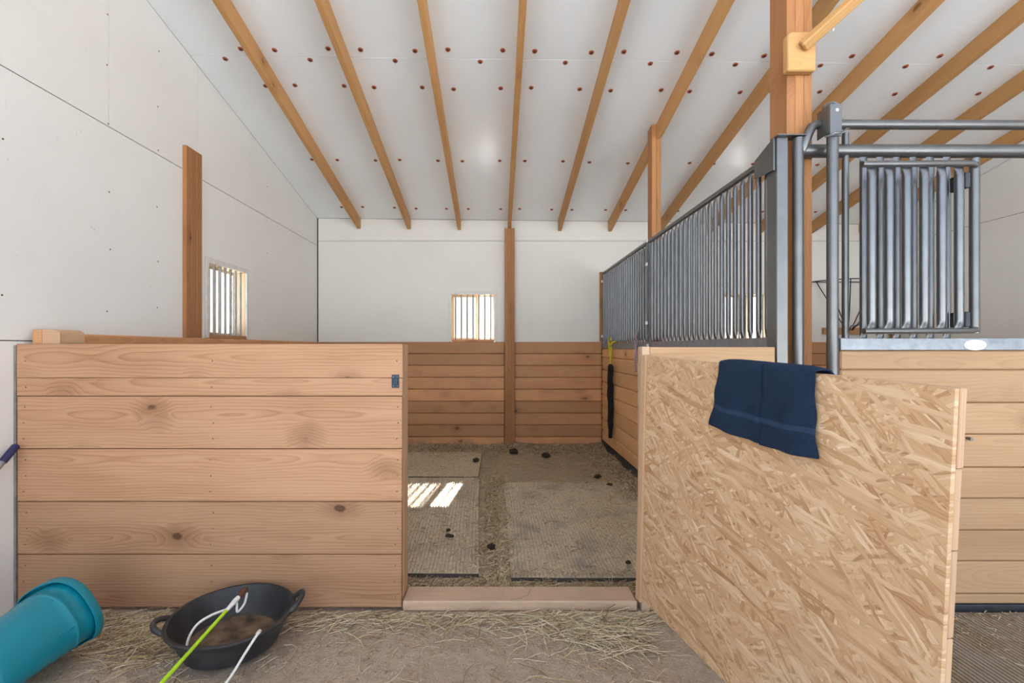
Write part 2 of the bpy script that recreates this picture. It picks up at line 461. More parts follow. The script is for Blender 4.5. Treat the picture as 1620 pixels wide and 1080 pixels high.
def mat_rubber(name, dustc, cover):
    m = NT(name); P = m.coord()
    z = m.xyz(P)[2]
    nz = m.noise(P, 3.0, 5, 0.65); n2 = m.noise(P, 45, 4, 0.7)
    dustf = m.math('ADD', m.maprange(nz, 0.62 - cover * 0.5, 0.8 - cover * 0.5), m.math('MULTIPLY', m.math('SUBTRACT', n2, 0.5), 0.7), clamp=True)
    base = m.mix(n2, lin((144, 136, 126)), lin((168, 158, 146)))
    dc = m.mix(m.maprange(n2, 0.35, 0.65), lin(dustc), lin(tuple(v * 0.78 for v in dustc)))
    col = m.mix(m.math('MULTIPLY', dustf, 0.92), base, dc)
    m.bump(n2, 0.5, 0.006)
    return m.out(col, 0.9, spec=0.2)
M_MAT = mat_rubber('rubber_mat_dusty', (222, 205, 177), 0.6)
M_MATB = mat_rubber('rubber_mat_bare', (164, 146, 124), 0.45)
M_MATD = mat_rubber('rubber_mat_buried', (216, 196, 166), 0.95)

STRAW = [plain('straw_pale', (226, 210, 178), 0.7, var=0.1, scale=60), plain('straw_gold', (202, 174, 128), 0.7, var=0.15, scale=60),
         plain('straw_brown', (146, 118, 88), 0.8, var=0.2, scale=60), plain('hay_greenish', (184, 176, 142), 0.75, var=0.15, scale=60)]

def glass(name, clear, tint):
    m = NT(name); t = m.t
    tr = m.n('BsdfTransparent'); tr.inputs[0].default_value = (clear, clear, clear, 1)
    mx = m.n('MixShader'); mx.inputs[0].default_value = tint
    t.links.new(tr.outputs[0], mx.inputs[1]); t.links.new(m.b.outputs[0], mx.inputs[2])
    m.out((0.6, 0.62, 0.64, 1), 0.1)
    t.links.new(mx.outputs[0], t.nodes['Material Output'].inputs[0])
    return m.mat
M_GLASS = glass('window_glass', 0.95, 0.04)
M_SCREEN = glass('insect_screen', 0.6, 0.12)

# ================================================================== the setting
WIN_B = [(-0.535, -0.025, 1.262, 1.802), (2.745, 3.255, 1.262, 1.802)]      # openings in the back wall (x0,x1,z0,z1)
WIN_L = [(3.585, 4.125, 1.262, 1.802)]                                       # in the left wall (y0,y1,z0,z1)

# ---- ground outside and floor
og = sheet((-60, 60, -60, 60), [(XL - 0.12, XR + 0.12, YO, YB + 0.14)], lambda u, v: (u, v, -0.03), (0, 0, -0.05)).build('ground_outside', M_GROUND)
tag(og, kind='structure')

MAT_A = (-1.30, -0.09, 2.46, 4.27)
MAT_B = (0.075, 1.235, 2.41, 4.11)
def fz(x, y):
    p = Vector((x, y, 0))
    h = 0.010 * noise.noise(p * 2.3) + 0.006 * noise.noise(p * 6.1 + Vector((3, 1, 7))) + 0.0035 * noise.noise(p * 17)
    k = 0.0
    if YF + 0.1 < y:
        d = YB - y
        k = 0.05 * math.exp(-(d / 0.22) ** 2) * (0.65 + 0.7 * noise.noise(p * 1.9 + Vector((9, 0, 0))))
        k += 0.02 * math.exp(-((1.25 - x) / 0.15) ** 2) * (0.5 + noise.noise(p * 3.3)) if x < 1.26 else 0
    in_a = MAT_A[0] - .03 < x < MAT_A[1] + .03 and MAT_A[2] - .03 < y < MAT_A[3] + .03
    in_b = MAT_B[0] - .03 < x < MAT_B[1] + .03 and MAT_B[2] - .03 < y < MAT_B[3] + .03
    if in_a or in_b: h *= 0.15
    if abs(y - 2.2) < 0.12: h *= 0.2
    if y < YF and 1.2 < x < 2.6: h *= 0.2
    return h + k - 0.012
def floor_mesh(x0, x1, y0, y1, step):
    mb = MB(); nx = int((x1 - x0) / step); ny = int((y1 - y0) / step)
    for j in range(ny + 1):
        for i in range(nx + 1):
            x = x0 + (x1 - x0) * i / nx; y = y0 + (y1 - y0) * j / ny
            mb.v.append((x, y, fz(x, y)))
    for j in range(ny):
        for i in range(nx):
            a = j * (nx + 1) + i
            mb.face((a, a + 1, a + nx + 2, a + nx + 1))
    return mb
fl = floor_mesh(XL - 0.02, XR + 0.02, YO, YF + 0.07, 0.035).build('floor', M_DIRT, None, smooth=True, fix=False, base=(0, 0, 0))
tag(fl, 'packed tan dirt floor of the aisle', None, kind='structure')
fl2 = floor_mesh(XL - 0.02, XR + 0.02, YF + 0.07, YB + 0.02, 0.035).build('floor_stall', M_BED, None, smooth=True, fix=False, base=(0, 0, 0))
tag(fl2, 'bedding covered dirt floor inside the stalls', None, kind='structure')

# ---- left wall: backing, panels, plank lining
ZTOP = 4.6
def wall_trap(name, xx, t):
    poly = [(xx, YO, -0.05), (xx, YB + 0.12, -0.05), (xx, YB + 0.12, zc(xx, YB + 0.12) + 0.03), (xx, YO, zc(xx, YO) + 0.03)]
    return poly
big = lambda hs: [(h[0] - 0.013, h[1] + 0.013, h[2] - 0.027, h[3] + 0.013) for h in hs]
wl = MB()
sh = sheet((YO, YB + 0.12, -0.05, 2.60), big(WIN_L), lambda u, v: (XL - 0.006, u, v), (-0.11, 0, 0))
wl.v += sh.v; wl.f += sh.f; wl.m += sh.m
wl.prism([(XL - 0.006, YO, 2.60), (XL - 0.006, YB + 0.12, 2.60), (XL - 0.006, YB + 0.12, zc(XL, YB + 0.12) + 0.02), (XL - 0.006, YO, zc(XL, YO) + 0.02)], (-0.11, 0, 0))
wall_left = wl.build('wall_left', M_BACK); tag(wall_left, kind='structure')
G = 0.0025
def lp(y0, y1, z0, z1, holes=()):
    sheet((y0 + G, y1 - G, z0 + G, z1 - G), list(holes), lambda u, v: (XL - 0.006, u, v), (0.006, 0, 0)).build('panel', M_WALL, wall_left)
ZS = 2.39
lp(YO, 2.285, -0.03, 1.195)
WLH = [(3.545, 4.165, 1.2, 1.84)]
lp(YO, YB, 1.195, ZS, WLH)
for y0, y1 in ((YO, 2.666), (2.666, 3.46), (3.46, YB)):
    z0 = ZS + G
    MB().prism([(XL - 0.006, y0 + G, z0), (XL - 0.006, y1 - G, z0), (XL - 0.006, y1 - G, zc(XL, y1) - 0.002), (XL - 0.006, y0 + G, zc(XL, y0) - 0.002)], (0.006, 0, 0)).build('panel', M_WALL, wall_left)
nl = MB()
for yy in (1.45, 2.08, 2.666, 3.05, 4.5):
    for k in range(6):
        z = 1.4 + k * 0.33 + random.uniform(-.05, .05)
        if z < zc(XL, yy) - 0.1 and not (3.5 < yy < 4.2 and z < 1.9):
            yk = yy + random.uniform(-.015, .015)
            nl.prism([(XL, yk + 0.0045 * math.cos(2 * PI * q / 6), z + 0.0045 * math.sin(2 * PI * q / 6)) for q in range(6)], (0.0012, 0, 0))
nl.build('nail_heads', M_SCREWD, wall_left)
PITCH = 0.142
def lining(n, z_top):
    z = z_top; out = []
    while z > 0.0:
        out.append((max(z - PITCH, -0.03), z)); z -= PITCH
    return out
for z0, z1 in lining(9, WZ):
    plank_y('plank', XL - 0.005, XL + 0.034, 2.29, YB, z0 + 0.0018, z1 - 0.0018, W_LINING, wall_left, 0.008)

# ---- back wall
wb = sheet((XL - 0.117, XR + 0.117, -0.05, 2.60), big(WIN_B), lambda u, v: (u, YB + 0.006, v), (0, 0.11, 0))
wb.prism([(XL - 0.117, YB + 0.006, 2.60), (XR + 0.117, YB + 0.006, 2.60), (XR + 0.117, YB + 0.006, zc(XR, YB) + 0.02), (XL - 0.117, YB + 0.006, zc(XL, YB) + 0.03)], (0, 0.11, 0))
wall_back = wb.build('wall_back', M_BACK); tag(wall_back, kind='structure')
ZSB = 2.446
HB = [(w[0] - 0.03, w[1] + 0.03, 1.2, w[3] + 0.03) for w in WIN_B]
for x0, x1 in ((XL + 0.012, 0.157), (0.157, XR - 0.006)):
    sheet((x0 + G, x1 - G, WZ - 0.05, ZSB - G), HB, lambda u, v: (u, YB, v), (0, 0.006, 0)).build('panel', M_WALLB, wall_back)
    MB().prism([(x0 + G, YB, ZSB + G), (x1 - G, YB, ZSB + G), (x1 - G, YB, zc(x1, YB) - 0.003), (x0 + G, YB, zc(x0, YB) - 0.003)], (0, 0.006, 0)).build('panel', M_WALLB, wall_back)
for z0, z1 in lining(9, WZ):
    for x0, x1 in ((XL + 0.036, 0.10), (0.215, 1.262), (1.31, XR - 0.04)):
        plank_x('plank', x0, x1, YB - 0.034, YB + 0.005, z0 + 0.0018, z1 - 0.0018, W_LINING, wall_back, 0.008)

# ---- right wall
wr = MB().prism([(XR + 0.006, YO, -0.05), (XR + 0.006, YB + 0.12, -0.05), (XR + 0.006, YB + 0.12, zc(XR, YB + 0.12) + 0.02), (XR + 0.006, YO, zc(XR, YO) + 0.02)], (0.11, 0, 0))
wall_right = wr.build('wall_right', M_BACK); tag(wall_right, kind='structure')
def rp(y0, y1, z0, z1):
    sheet((y0 + G, y1 - G, z0 + G, z1 - G), [], lambda u, v: (XR + 0.006, u, v), (-0.006, 0, 0)).build('panel', M_WALL, wall_right)
rp(2.30, YB, WZ - 0.05, ZS); rp(YO, 2.30, -0.03, ZS)
for y0, y1 in ((YO, 1.45), (1.45, 2.666), (2.666, 4.2), (4.2, YB)):
    MB().prism([(XR + 0.006, y0 + G, ZS + G), (XR + 0.006, y1 - G, ZS + G), (XR + 0.006, y1 - G, zc(XR, y1) - 0.002), (XR + 0.006, y0 + G, zc(XR, y0) - 0.002)], (-0.006, 0, 0)).build('panel', M_WALL, wall_right)
for z0, z1 in lining(9, WZ):
    plank_y('plank', XR - 0.034, XR + 0.005, 2.29, YB, z0 + 0.0018, z1 - 0.0018, W_LINING, wall_right, 0.008)

# ---- ceiling: roof deck, panels, rafters, washers
ce = MB()
zt = 0.008
ce.prism([(XL - 0.12, YO, zc(XL - 0.12, YO) + zt), (XR + 0.12, YO, zc(XR + 0.12, YO) + zt), (XR + 0.12, YB + 0.13, zc(XR + 0.12, YB + 0.13) + zt), (XL - 0.12, YB + 0.13, zc(XL - 0.12, YB + 0.13) + zt)], (0, 0, 0.14))
ceiling = ce.build('ceiling', M_ROOF); tag(ceiling, kind='structure')
RX = [0.159 + 0.602 * k for k in range(-3, 8)]
xs = [XL] + [RX[i] for i in (1, 3, 5, 7, 9)] + [XR]
for x0, x1 in zip(xs[:-1], xs[1:]):
    for y0, y1 in ((YO, 0.94), (0.94, 3.375), (3.375, YB)):
        a, b, c, d = x0 + 0.001, x1 - 0.001, y0 + 0.0025, y1 - 0.0025
        MB().prism([(a, c, zc(a, c)), (b, c, zc(b, c)), (b, d, zc(b, d)), (a, d, zc(a, d))], (0, 0, 0.008)).build('panel', M_CEIL, ceiling)
RH, RT = 0.124, 0.040
sl = Vector((0, 1, -SLOPE)).normalized(); upn = Vector((0, SLOPE, 1)).normalized()
for x in RX:
    p0 = Vector((x, YO, zc(x, YO))) - upn * (RH / 2); p1 = Vector((x, YB + 0.02, zc(x, YB + 0.02))) - upn * (RH / 2)
    beam('rafter', p0, p1, upn, RH, RT, W_RAFTER, ceiling, 0.003)
wm = MB()
def disc(mb, r0, z0, r1, z1, n=12, m=0):
    mb.loft([[(r0 * math.cos(2 * PI * k / n), r0 * math.sin(2 * PI * k / n), z0) for k in range(n)],
             [(r1 * math.cos(2 * PI * k / n), r1 * math.sin(2 * PI * k / n), z1) for k in range(n)]], cap0=False, cap1=True, m=m)
disc(wm, 0.019, 0, 0.017, -0.004); disc(wm, 0.009, -0.004, 0.008, -0.007, 8, 1)
wmesh = wm.mesh('washer', [M_ORANGE, M_SCREWD])
rot = Vector((0, 0, 1)).rotation_difference(Vector((0.011, SLOPE, 1)).normalized()).to_matrix().to_4x4()
def washer(x, y):
    link(bpy.data.objects.new('washer', wmesh), ceiling, Matrix.Translation((x, y, zc(x, y) + 0.0005)) @ rot)
for x in RX:
    for y in (2.39, 3.311, 3.653, 4.582, 5.498):
        for d in (-0.117, 0.117):
            if XL + 0.05 < x + d < XR - 0.05: washer(x + d + random.uniform(-.012, .012), y + random.uniform(-.012, .012))
    if x + 0.3 < XR - 0.1: washer(x + 0.33, 3.40)
washer(RX[0] - 0.27, 3.40)

# ---- windows: trim, reveal, bars, slider with screen
def window(n, hole, axis):
    a0, a1, z0, z1 = hole
    if axis == 'x':
        T = lambda u, d, z: (u, YB + d, z)
    else:
        T = lambda u, d, z: (XL - d, u, z)
    root = empty('window_%d' % n, T((a0 + a1) / 2, 0.02, z0), None, None); root['kind'] = 'structure'
    def bx(name, u0, u1, d0, d1, za, zb, mat, par=root, bev=0.002):
        p, q = T(u0, d0, za), T(u1, d1, zb)
        return MB().box(min(p[0], q[0]), max(p[0], q[0]), min(p[1], q[1]), max(p[1], q[1]), za, zb).build(name, mat, par, bevel=bev)
    w = 0.036
    bx('window_trim', a0 - w, a1 + w, -0.010, 0.005, z1, z1 + w, M_FRAME)
    bx('window_trim', a0 - w, a0, -0.010, 0.005, z0 - 0.025, z1, M_FRAME)
    bx('window_trim', a1, a1 + w, -0.010, 0.005, z0 - 0.025, z1, M_FRAME)
    bx('window_sill', a0, a1, -0.006, 0.115, z0 - 0.026, z0, W_LINING)
    bx('reveal_board', a0 - 0.012, a0, 0.006, 0.13, z0, z1, M_REVEAL)
    bx('reveal_board', a1, a1 + 0.012, 0.006, 0.13, z0, z1, M_REVEAL)
    bx('reveal_board', a0 - 0.012, a1 + 0.012, 0.006, 0.13, z1, z1 + 0.012, M_REVEAL)
    nb = 7
    for k in range(nb):
        u = a0 + (a1 - a0) * (k + 0.62) / (nb + 0.2)
        MB().tube([T(u, 0.025, z0), T(u, 0.025, z1)], 0.0105, 10).build('bar', M_BARW, root, smooth=True)
    # slider outside
    mid = (a0 + a1) / 2 + 0.05
    for u0, u1 in ((a0, mid), (mid, a1)):
        d0 = 0.085 if u0 == a0 else 0.10
        f = MB()
        for (ua, ub, za, zb) in ((u0, u0 + 0.022, z0, z1), (u1 - 0.022, u1, z0, z1), (u0 + 0.022, u1 - 0.022, z0, z0 + 0.022), (u0 + 0.022, u1 - 0.022, z1 - 0.022, z1)):
            p, q = T(ua, d0, za), T(ub, d0 + 0.014, zb)
            f.box(min(p[0], q[0]), max(p[0], q[0]), min(p[1], q[1]), max(p[1], q[1]), za, zb)
        sash = f.build('sash', M_REVEAL if u0 == a0 else M_FRAME, root)
        bx('pane', u0 + 0.022, u1 - 0.022, d0 + 0.005, d0 + 0.008, z0 + 0.022, z1 - 0.022, M_GLASS, sash, 0)
        if u0 == a0:
            bx('insect_screen', u0 + 0.022, u1 - 0.022, d0 + 0.018, d0 + 0.0195, z0 + 0.022, z1 - 0.022, M_SCREEN, sash, 0)
    return root
window(1, WIN_L[0], 'y'); window(2, WIN_B[0], 'x'); window(3, WIN_B[1], 'x')

# ================================================================== posts
t = empty('wall_post', (XL + 0.02, 3.38, 1.2), 'short orange wooden post on the left wall beside the barred window', 'post')
for k in range(3):
    y0 = 3.292 + k * 0.0585
    beam('ply', (XL + 0.013, y0 + 0.029, 1.235), (XL + 0.013, y0 + 0.029, 2.553), (0, 1, 0), 0.058, 0.03, W_POST, t, 0.002)
t = empty('wall_post', (0.159, YB - 0.06, 0), 'tall laminated wooden post in the middle of the back wall', 'post')
for k in range(3):
    x0 = 0.102 + k * 0.0385
    beam('ply', (x0 + 0.019, YB - 0.055, -0.03), (x0 + 0.019, YB - 0.055, 2.575), (1, 0, 0), 0.038, 0.10, W_POST, t, 0.002)
t = empty('partition_post', (1.345, 4.085, 0), 'orange wooden post rising above the middle of the barred partition', 'post')
for k in range(2):
    x0 = 1.306 + k * 0.039
    beam('ply', (x0 + 0.019, 4.085, -0.03), (x0 + 0.019, 4.085, zc(1.33, 4.03) - 0.005), (1, 0, 0), 0.038, 0.11, W_POST, t, 0.002)
t = empty('stall_post', (1.375, 2.247, 0), 'thick laminated wooden post at the front end of the barred partition', 'post')
for k in range(3):
    x0 = 1.318 + k * 0.0385
    beam('ply', (x0 + 0.019, 2.247, -0.03), (x0 + 0.019, 2.247, zc(1.43, 2.32) - 0.137), (1, 0, 0), 0.038, 0.137, W_POST, t, 0.002)
t = empty('corner_post', (XR - 0.04, YB - 0.05, 0), 'slim wooden post in the far right corner, seen behind the bars', 'post')
plank_z('timber', XR - 0.075, XR - 0.037, YB - 0.09, YB - 0.038, -0.02, 2.62, W_POST, t)
t = empty('corner_strip', (1.257, YB - 0.02, WZ), 'narrow wooden strip on the back wall at the end of the barred partition', 'strip')
plank_z('timber', 1.240, 1.278, YB - 0.036, YB, WZ, 2.07, W_POST, t)

# bracket and pole on the thick post
t = empty('pole_bracket', (1.375, 2.165, 2.46), 'pale wooden block with a slanting pole on the thick laminated post', 'bracket')
bx0 = (1246 - 785) / F_PX * 2.14; bx1 = (1291 - 785) / F_PX * 2.14
bz0 = CAM_Z + (550 - 112) / F_PX * 2.14; bz1 = CAM_Z + (550 - 50) / F_PX * 2.14
c = 0.014
poly = [(bx0, bz0), (bx1, bz0), (bx1, bz1 - c * .3), (bx1 - c * .3, bz1), (bx0 + c, bz1), (bx0, bz1 - c)]
MB().prism([(x, 2.138, z) for x, z in poly], (0, 0.04, 0)).build('block', W_BRACKET, t, bevel=0.005)
pA = Vector(((1272 - 785) / F_PX * 2.125, 2.125, CAM_Z + (550 - 72) / F_PX * 2.125))
pB = Vector(((1352 - 785) / F_PX * 2.0, 2.0, CAM_Z + (550 - 0) / F_PX * 2.0))
dv = (pB - pA)
pB = pA + dv * 2.7
beam('pole', pA - dv * 0.03, pB, (1, 0, 0), 0.044, 0.044, W_BRACKET, t, 0.006)
hk = pA + dv * 0.42 + Vector((0.024, -0.005, -0.012))
MB().tube([hk + Vector((0.012 * math.cos(a), 0.0, 0.012 * math.sin(a))) for a in [PI * 1.6 * k / 8 - 0.8 for k in range(9)]], 0.0025, 6).build('hook', M_WHITE, t, smooth=True)

# ================================================================== left stall front
screw_me = MB(); disc(screw_me, 0.0038, 0, 0.003, 0.0015, 8); screw_mesh = screw_me.mesh('screw', M_SCREW)
def screw(x, y, z, parent):
    link(bpy.data.objects.new('screw', screw_mesh), parent, Matrix.Translation((x, y, z)) @ Matrix.Rotation(PI / 2, 4, 'X'))
t = empty('plank_barrier', (-1.28, YF + 0.06, 0), 'front wall of wide horizontal planks on the left, behind the teal bucket', 'stall wall')
px2x = lambda px, Y=YF: (px - 785) / F_PX * Y
py2z = lambda py, Y=YF: CAM_Z + (550 - py) / F_PX * Y
edges = [544, 597.5, 627, 710.5, 794, 877.5, 961.5]
for i in range(6):
    z1, z0 = py2z(edges[i]), py2z(edges[i + 1])
    gap = 0.0006 if i == 0 else 0.003
    g1 = 0.0006 if i == 1 else 0.0
    x1 = px2x(637 - 0.4 * i)
    pk = plank_x('plank', px2x(26 + i * 0.3), x1, YF, YF + 0.038, z0 + gap, z1 - g1, W_FRONT, t, 0.003 if i > 1 else 0.002)
    for sx in (-1.268, x1 - 0.025, -2.10):
        for q in ((0.2, 0.5, 0.8) if i > 1 else (0.5,)):
            screw(sx + random.uniform(-.008, .008), YF, z0 + (z1 - z0) * q, pk)
beam('end_post', (-0.438, YF + 0.092, -0.02), (-0.438, YF + 0.092, py2z(544.5)), (1, 0, 0), 0.036, 0.106, W_DOOR, t, 0.003)
beam('middle_post', (-1.268, YF + 0.092, -0.02), (-1.268, YF + 0.092, py2z(549)), (1, 0, 0), 0.038, 0.106, W_FRONT, t, 0.003)
pz = py2z(521, 2.19)
MB().prism([(-2.064, YF + .04, -0.02), (-1.925 - .06, YF + .04, -0.02), (-1.925 - .06, YF + .04, pz - .012), (-1.95 - .06, YF + .04, pz), (-2.064, YF + .04, pz)], (0, 0.14, 0)).build('wall_post', W_DOOR, t, bevel=0.004)
MB().prism([(-2.112, YF + .045, -0.02), (-2.068, YF + .045, -0.02), (-2.068, YF + .045, pz), (-2.112, YF + .045, pz)], (0, 0.10, 0)).build('wall_cleat', W_LINING, t, bevel=0.003)
MB().prism([(XL + 0.001, YF - 0.002, 0.0), (-2.1395, YF - 0.002, 0.0), (-2.1395, YF - 0.002, 1.175), (XL + 0.001, YF - 0.002, 1.175)], (0, 0.03, 0)).build('gap_shade_strip', M_TAUPE, t)  # added strip fills the gap by the wall; its taupe stands in for shade
lt = MB(); lt.box(px2x(620), px2x(631.5), YF - 0.004, YF, py2z(613), py2z(592.5)); lt.box(px2x(622), px2x(629.5), YF - 0.009, YF - 0.004, py2z(609), py2z(598))
ltc = lt.build('latch_plate', M_LATCH, t, bevel=0.001)
for dx, dz in ((622.5, 596), (622.5, 610), (629, 596), (629, 610)): screw(px2x(dx), YF - 0.0045, py2z(dz), ltc)

# threshold
t = empty('threshold_board', (0.11, 2.21, 0), 'low dusty wooden board lying across the open stall doorway', 'threshold')
plank_x('board', -0.418, 0.63, YF + 0.001, YF + 0.137, -0.012, 0.033, W_SILL, t, 0.005)

# short stall front right of the doorway, behind the chipboard door
t = empty('plank_barrier', (0.94, YF + 0.06, 0), 'short plank wall right of the doorway, mostly hidden by the chipboard door', 'stall wall')
zz = [1.166, 0.93, 0.695, 0.46, 0.225, -0.01]
for i in range(5):
    plank_x('plank', 0.684, 1.244, YF, YF + 0.038, zz[i + 1] + 0.003, zz[i], W_RIGHT, t)
beam('jamb_post', (0.664, YF + 0.022, -0.02), (0.664, YF + 0.022, 1.168), (1, 0, 0), 0.036, 0.064, W_SILL, t, 0.003)

# ================================================================== side partition with barred top
XP = 1.262
def bar_mesh(name, H, r=0.0135):
    rings = []
    for z, a, b in ((0.0, 1.18, 0.28), (0.010, 1.18, 0.32), (0.028, 1.08, 0.8), (0.045, 1, 1), (H - 0.045, 1, 1), (H - 0.028, 1.08, 0.8), (H - 0.010, 1.18, 0.32), (H, 1.18, 0.28)):
        rings.append([(r * a * math.cos(2 * PI * k / 10), r * b * math.sin(2 * PI * k / 10), z) for k in range(10)])
    return MB().loft(rings).mesh(name, M_STEELD, smooth=True)
t = empty('barred_divider', (XP + 0.02, 4.0, 0), 'plank partition with a long row of grey steel bars on top', 'partition')
zs = [1.153, 1.05, 0.906, 0.762, 0.618, 0.474, 0.33, 0.186, 0.065]
for i in range(8):
    plank_y('plank', XP, XP + 0.038, 2.285, YB - 0.036, zs[i + 1] + 0.0018, zs[i] - 0.0018, W_SIDE, t, 0.009)
MB().box(XP - 0.006, XP + 0.044, 2.285, YB - 0.036, -0.03, 0.064).build('base_channel', M_BASE, t, bevel=0.002)
for y0, y1 in ((2.195, 4.015), (4.027, YB - 0.04)):
    ch = MB().box(XP - 0.005, XP + 0.043, y0, y1, 1.154, 1.212).build('grill_channel', M_GALV, t, bevel=0.002)
    MB().tube([(XP + 0.019, y0, 2.052), (XP + 0.019, y1, 2.052)], 0.017, 12).build('top_rail', M_STEEL, t, smooth=True)
    for ye in (y0 + 0.01, y1 - 0.01):
        MB().box(XP + 0.004, XP + 0.034, ye - 0.010, ye + 0.010, 1.213, 2.05).build('end_bar', M_STEEL, t, bevel=0.002)
bm = bar_mesh('bar', 2.044 - 1.208)
y = 2.268
R90 = Matrix.Rotation(PI / 2, 4, 'Z')
while y < YB - 0.07:
    if abs(y - 4.02) > 0.035:
        link(bpy.data.objects.new('bar', bm), t, Matrix.Translation((XP + 0.019, y, 1.208)) @ R90)
    y += 0.0765
# steel end plates at the thick post
MB().box(1.248, 1.296, 2.135, 2.141, -0.02, 2.098).build('end_plate', M_STEEL, t, bevel=0.001)
MB().box(1.248, 1.253, 2.1415, 2.215, -0.02, 2.098).build('end_plate', M_STEEL, t, bevel=0.001)
MB().tube([(1.3435, 2.138, -0.02), (1.3435, 2.138, 2.094)], 0.0225, 16).build('end_tube', M_STEEL, t, smooth=True)
MB().box(1.238, 1.372, 2.112, 2.172, 2.0985, 2.104).build('cap_plate', M_STEEL, t, bevel=0.001)
MB().prism([(1.236, 2.142, 2.10), (1.236, 2.30, 2.055), (1.236, 2.30, 1.97), (1.236, 2.142, 1.955)], (0.006, 0, 0)).build('cap_bracket', M_STEEL, t)
# white ties
for ty, tz in ((YB - 0.06, 1.95), (YB - 0.06, 1.30), (4.02, 1.86), (4.02, 1.37), (3.98, 1.18), (4.02, 2.055)):
    MB().box(XP - 0.012, XP + 0.002, ty - 0.018, ty + 0.018, tz - 0.014, tz + 0.014).build('cable_tie', M_WHITE, t, bevel=0.003)

# ================================================================== right stall front
YR = 2.13
qx = lambda px, Y=YR: (px - 785) / F_PX * Y
qz = lambda py, Y=YR: CAM_Z + (550 - py) / F_PX * Y
t = empty('plank_barrier', (3.1, YR + 0.02, 0), 'pale plank stall front with steel pipes on the far right', 'stall wall')
ze = [1.152, 1.065, 0.919, 0.779, 0.632, 0.494, 0.353, 0.216, 0.071, 0.026]
for i in range(9):
    pk = plank_x('plank', 1.527, XR - 0.002, YR, YR + 0.038, ze[i + 1] + 0.0012, ze[i] - 0.0012, W_RIGHT, t, 0.006)
    if i == 3:
        MB().tube([(qx(1530), YR + 0.002, qz(693)), (qx(1530), YR - 0.022, qz(693))], 0.007, 8).build('bolt', M_STEEL, pk, smooth=True)
MB().box(1.523, XR - 0.002, YR - 0.006, YR + 0.044, -0.02, 0.0255).build('base_channel', M_BASE, t, bevel=0.002)
chn = MB().box(1.523, XR - 0.002, YR - 0.006, YR + 0.044, 1.1525, 1.206).build('top_channel', M_GALV, t, bevel=0.002)
sx, sz = qx(1543, YR - .007), qz(545.5, YR - .007)
st = MB()
st.prism([(sx + 0.05 * math.cos(2 * PI * k / 28), YR - 0.0062, sz + 0.0235 * math.sin(2 * PI * k / 28)) for k in range(28)], (0, -0.0012, 0))
sto = st.build('sticker', M_STICK, chn); sto['label'] = 'white oval sticker on the channel'
sp = MB()
for k in range(9):
    h = 0.006 if k % 3 else 0.009
    sp.box(sx - 0.034 + k * 0.0076, sx - 0.029 + k * 0.0076, YR - 0.0078, YR - 0.0073, sz - 0.003, sz - 0.003 + h)
sp.build('sticker_print', M_STICKT, chn)
# pipes
MB().tube([(qx(1270), YR + .01, qz(238)), (qx(1273), YR, qz(226)), (qx(1279), YR, qz(211)), (qx(1284), YR, qz(201)), (qx(1292), YR, qz(197)), (2.0, YR, qz(197.5)), (XR - .002, YR, qz(200))], 0.0205, 14).build('upper_rail', M_STEEL, t, smooth=True)
MB().tube([(qx(1270), YR + 0.02, qz(236)), (XR - .002, YR + 0.02, qz(237))], 0.029, 16).build('lower_rail', M_STEEL, t, smooth=True)
MB().tube([(qx(1317, YR - .05), YR - 0.05, -0.02), (qx(1317, YR - .05), YR - 0.05, qz(214))], 0.0228, 16).build('pipe_post', M_STEEL, t, smooth=True)
YK = YR - 0.076
br = MB().box(qx(1313.5, YK), qx(1332, YK), YR - 0.076, YR - 0.070, qz(215, YK), qz(164, YK))
br.build('bracket_plate', M_STEEL, t, bevel=0.001)
MB().box(qx(1313.5, YK), qx(1315, YK), YR - 0.069, YR + 0.01, qz(209, YK), qz(164, YK)).build('bracket_plate', M_STEEL, t, bevel=0.001)
MB().tube([(qx(1324, YK), YR - 0.079, qz(174, YK)), (qx(1324, YK), YR - 0.069, qz(174, YK))], 0.0065, 10).build('bolt', M_WHITE, t, smooth=True)
wp = [(qx(1301, YK), YR - 0.09, qz(219, YK)), (qx(1306, YK), YR - 0.10, qz(218, YK)), (qx(1314, YK), YR - 0.10, qz(214, YK)), (qx(1322, YK), YR - 0.10, qz(214, YK)), (qx(1331, YK), YR - 0.09, qz(209, YK)), (qx(1340, YK), YR - 0.075, qz(203, YK)), (qx(1348, YK), YR - 0.06, qz(201, YK))]
MB().tube(wp, 0.004, 6).build('tie_wire', M_STEEL, t, smooth=True)
rg = [(qx(1306) + 0.026 * math.cos(a), YR - 0.03 - 0.012 * math.sin(a * 2), qz(180) + 0.03 * math.sin(a)) for a in [2 * PI * k / 16 for k in range(17)]]
MB().tube(rg, 0.008, 8).build('wire_coil', M_STEEL, t, smooth=True)
MB().tube([(qx(1342), YR + 0.018, 1.20), (qx(1342), YR + 0.018, qz(208))], 0.0138, 12).build('thin_pipe', M_STEEL, t, smooth=True)
fb = bar_mesh('bar', qz(246) - 1.2, 0.0148)
for k in range(6):
    link(bpy.data.objects.new('bar', fb), t, Matrix.Translation((1.642 + 0.0745 * k, YR + 0.018, 1.2)))
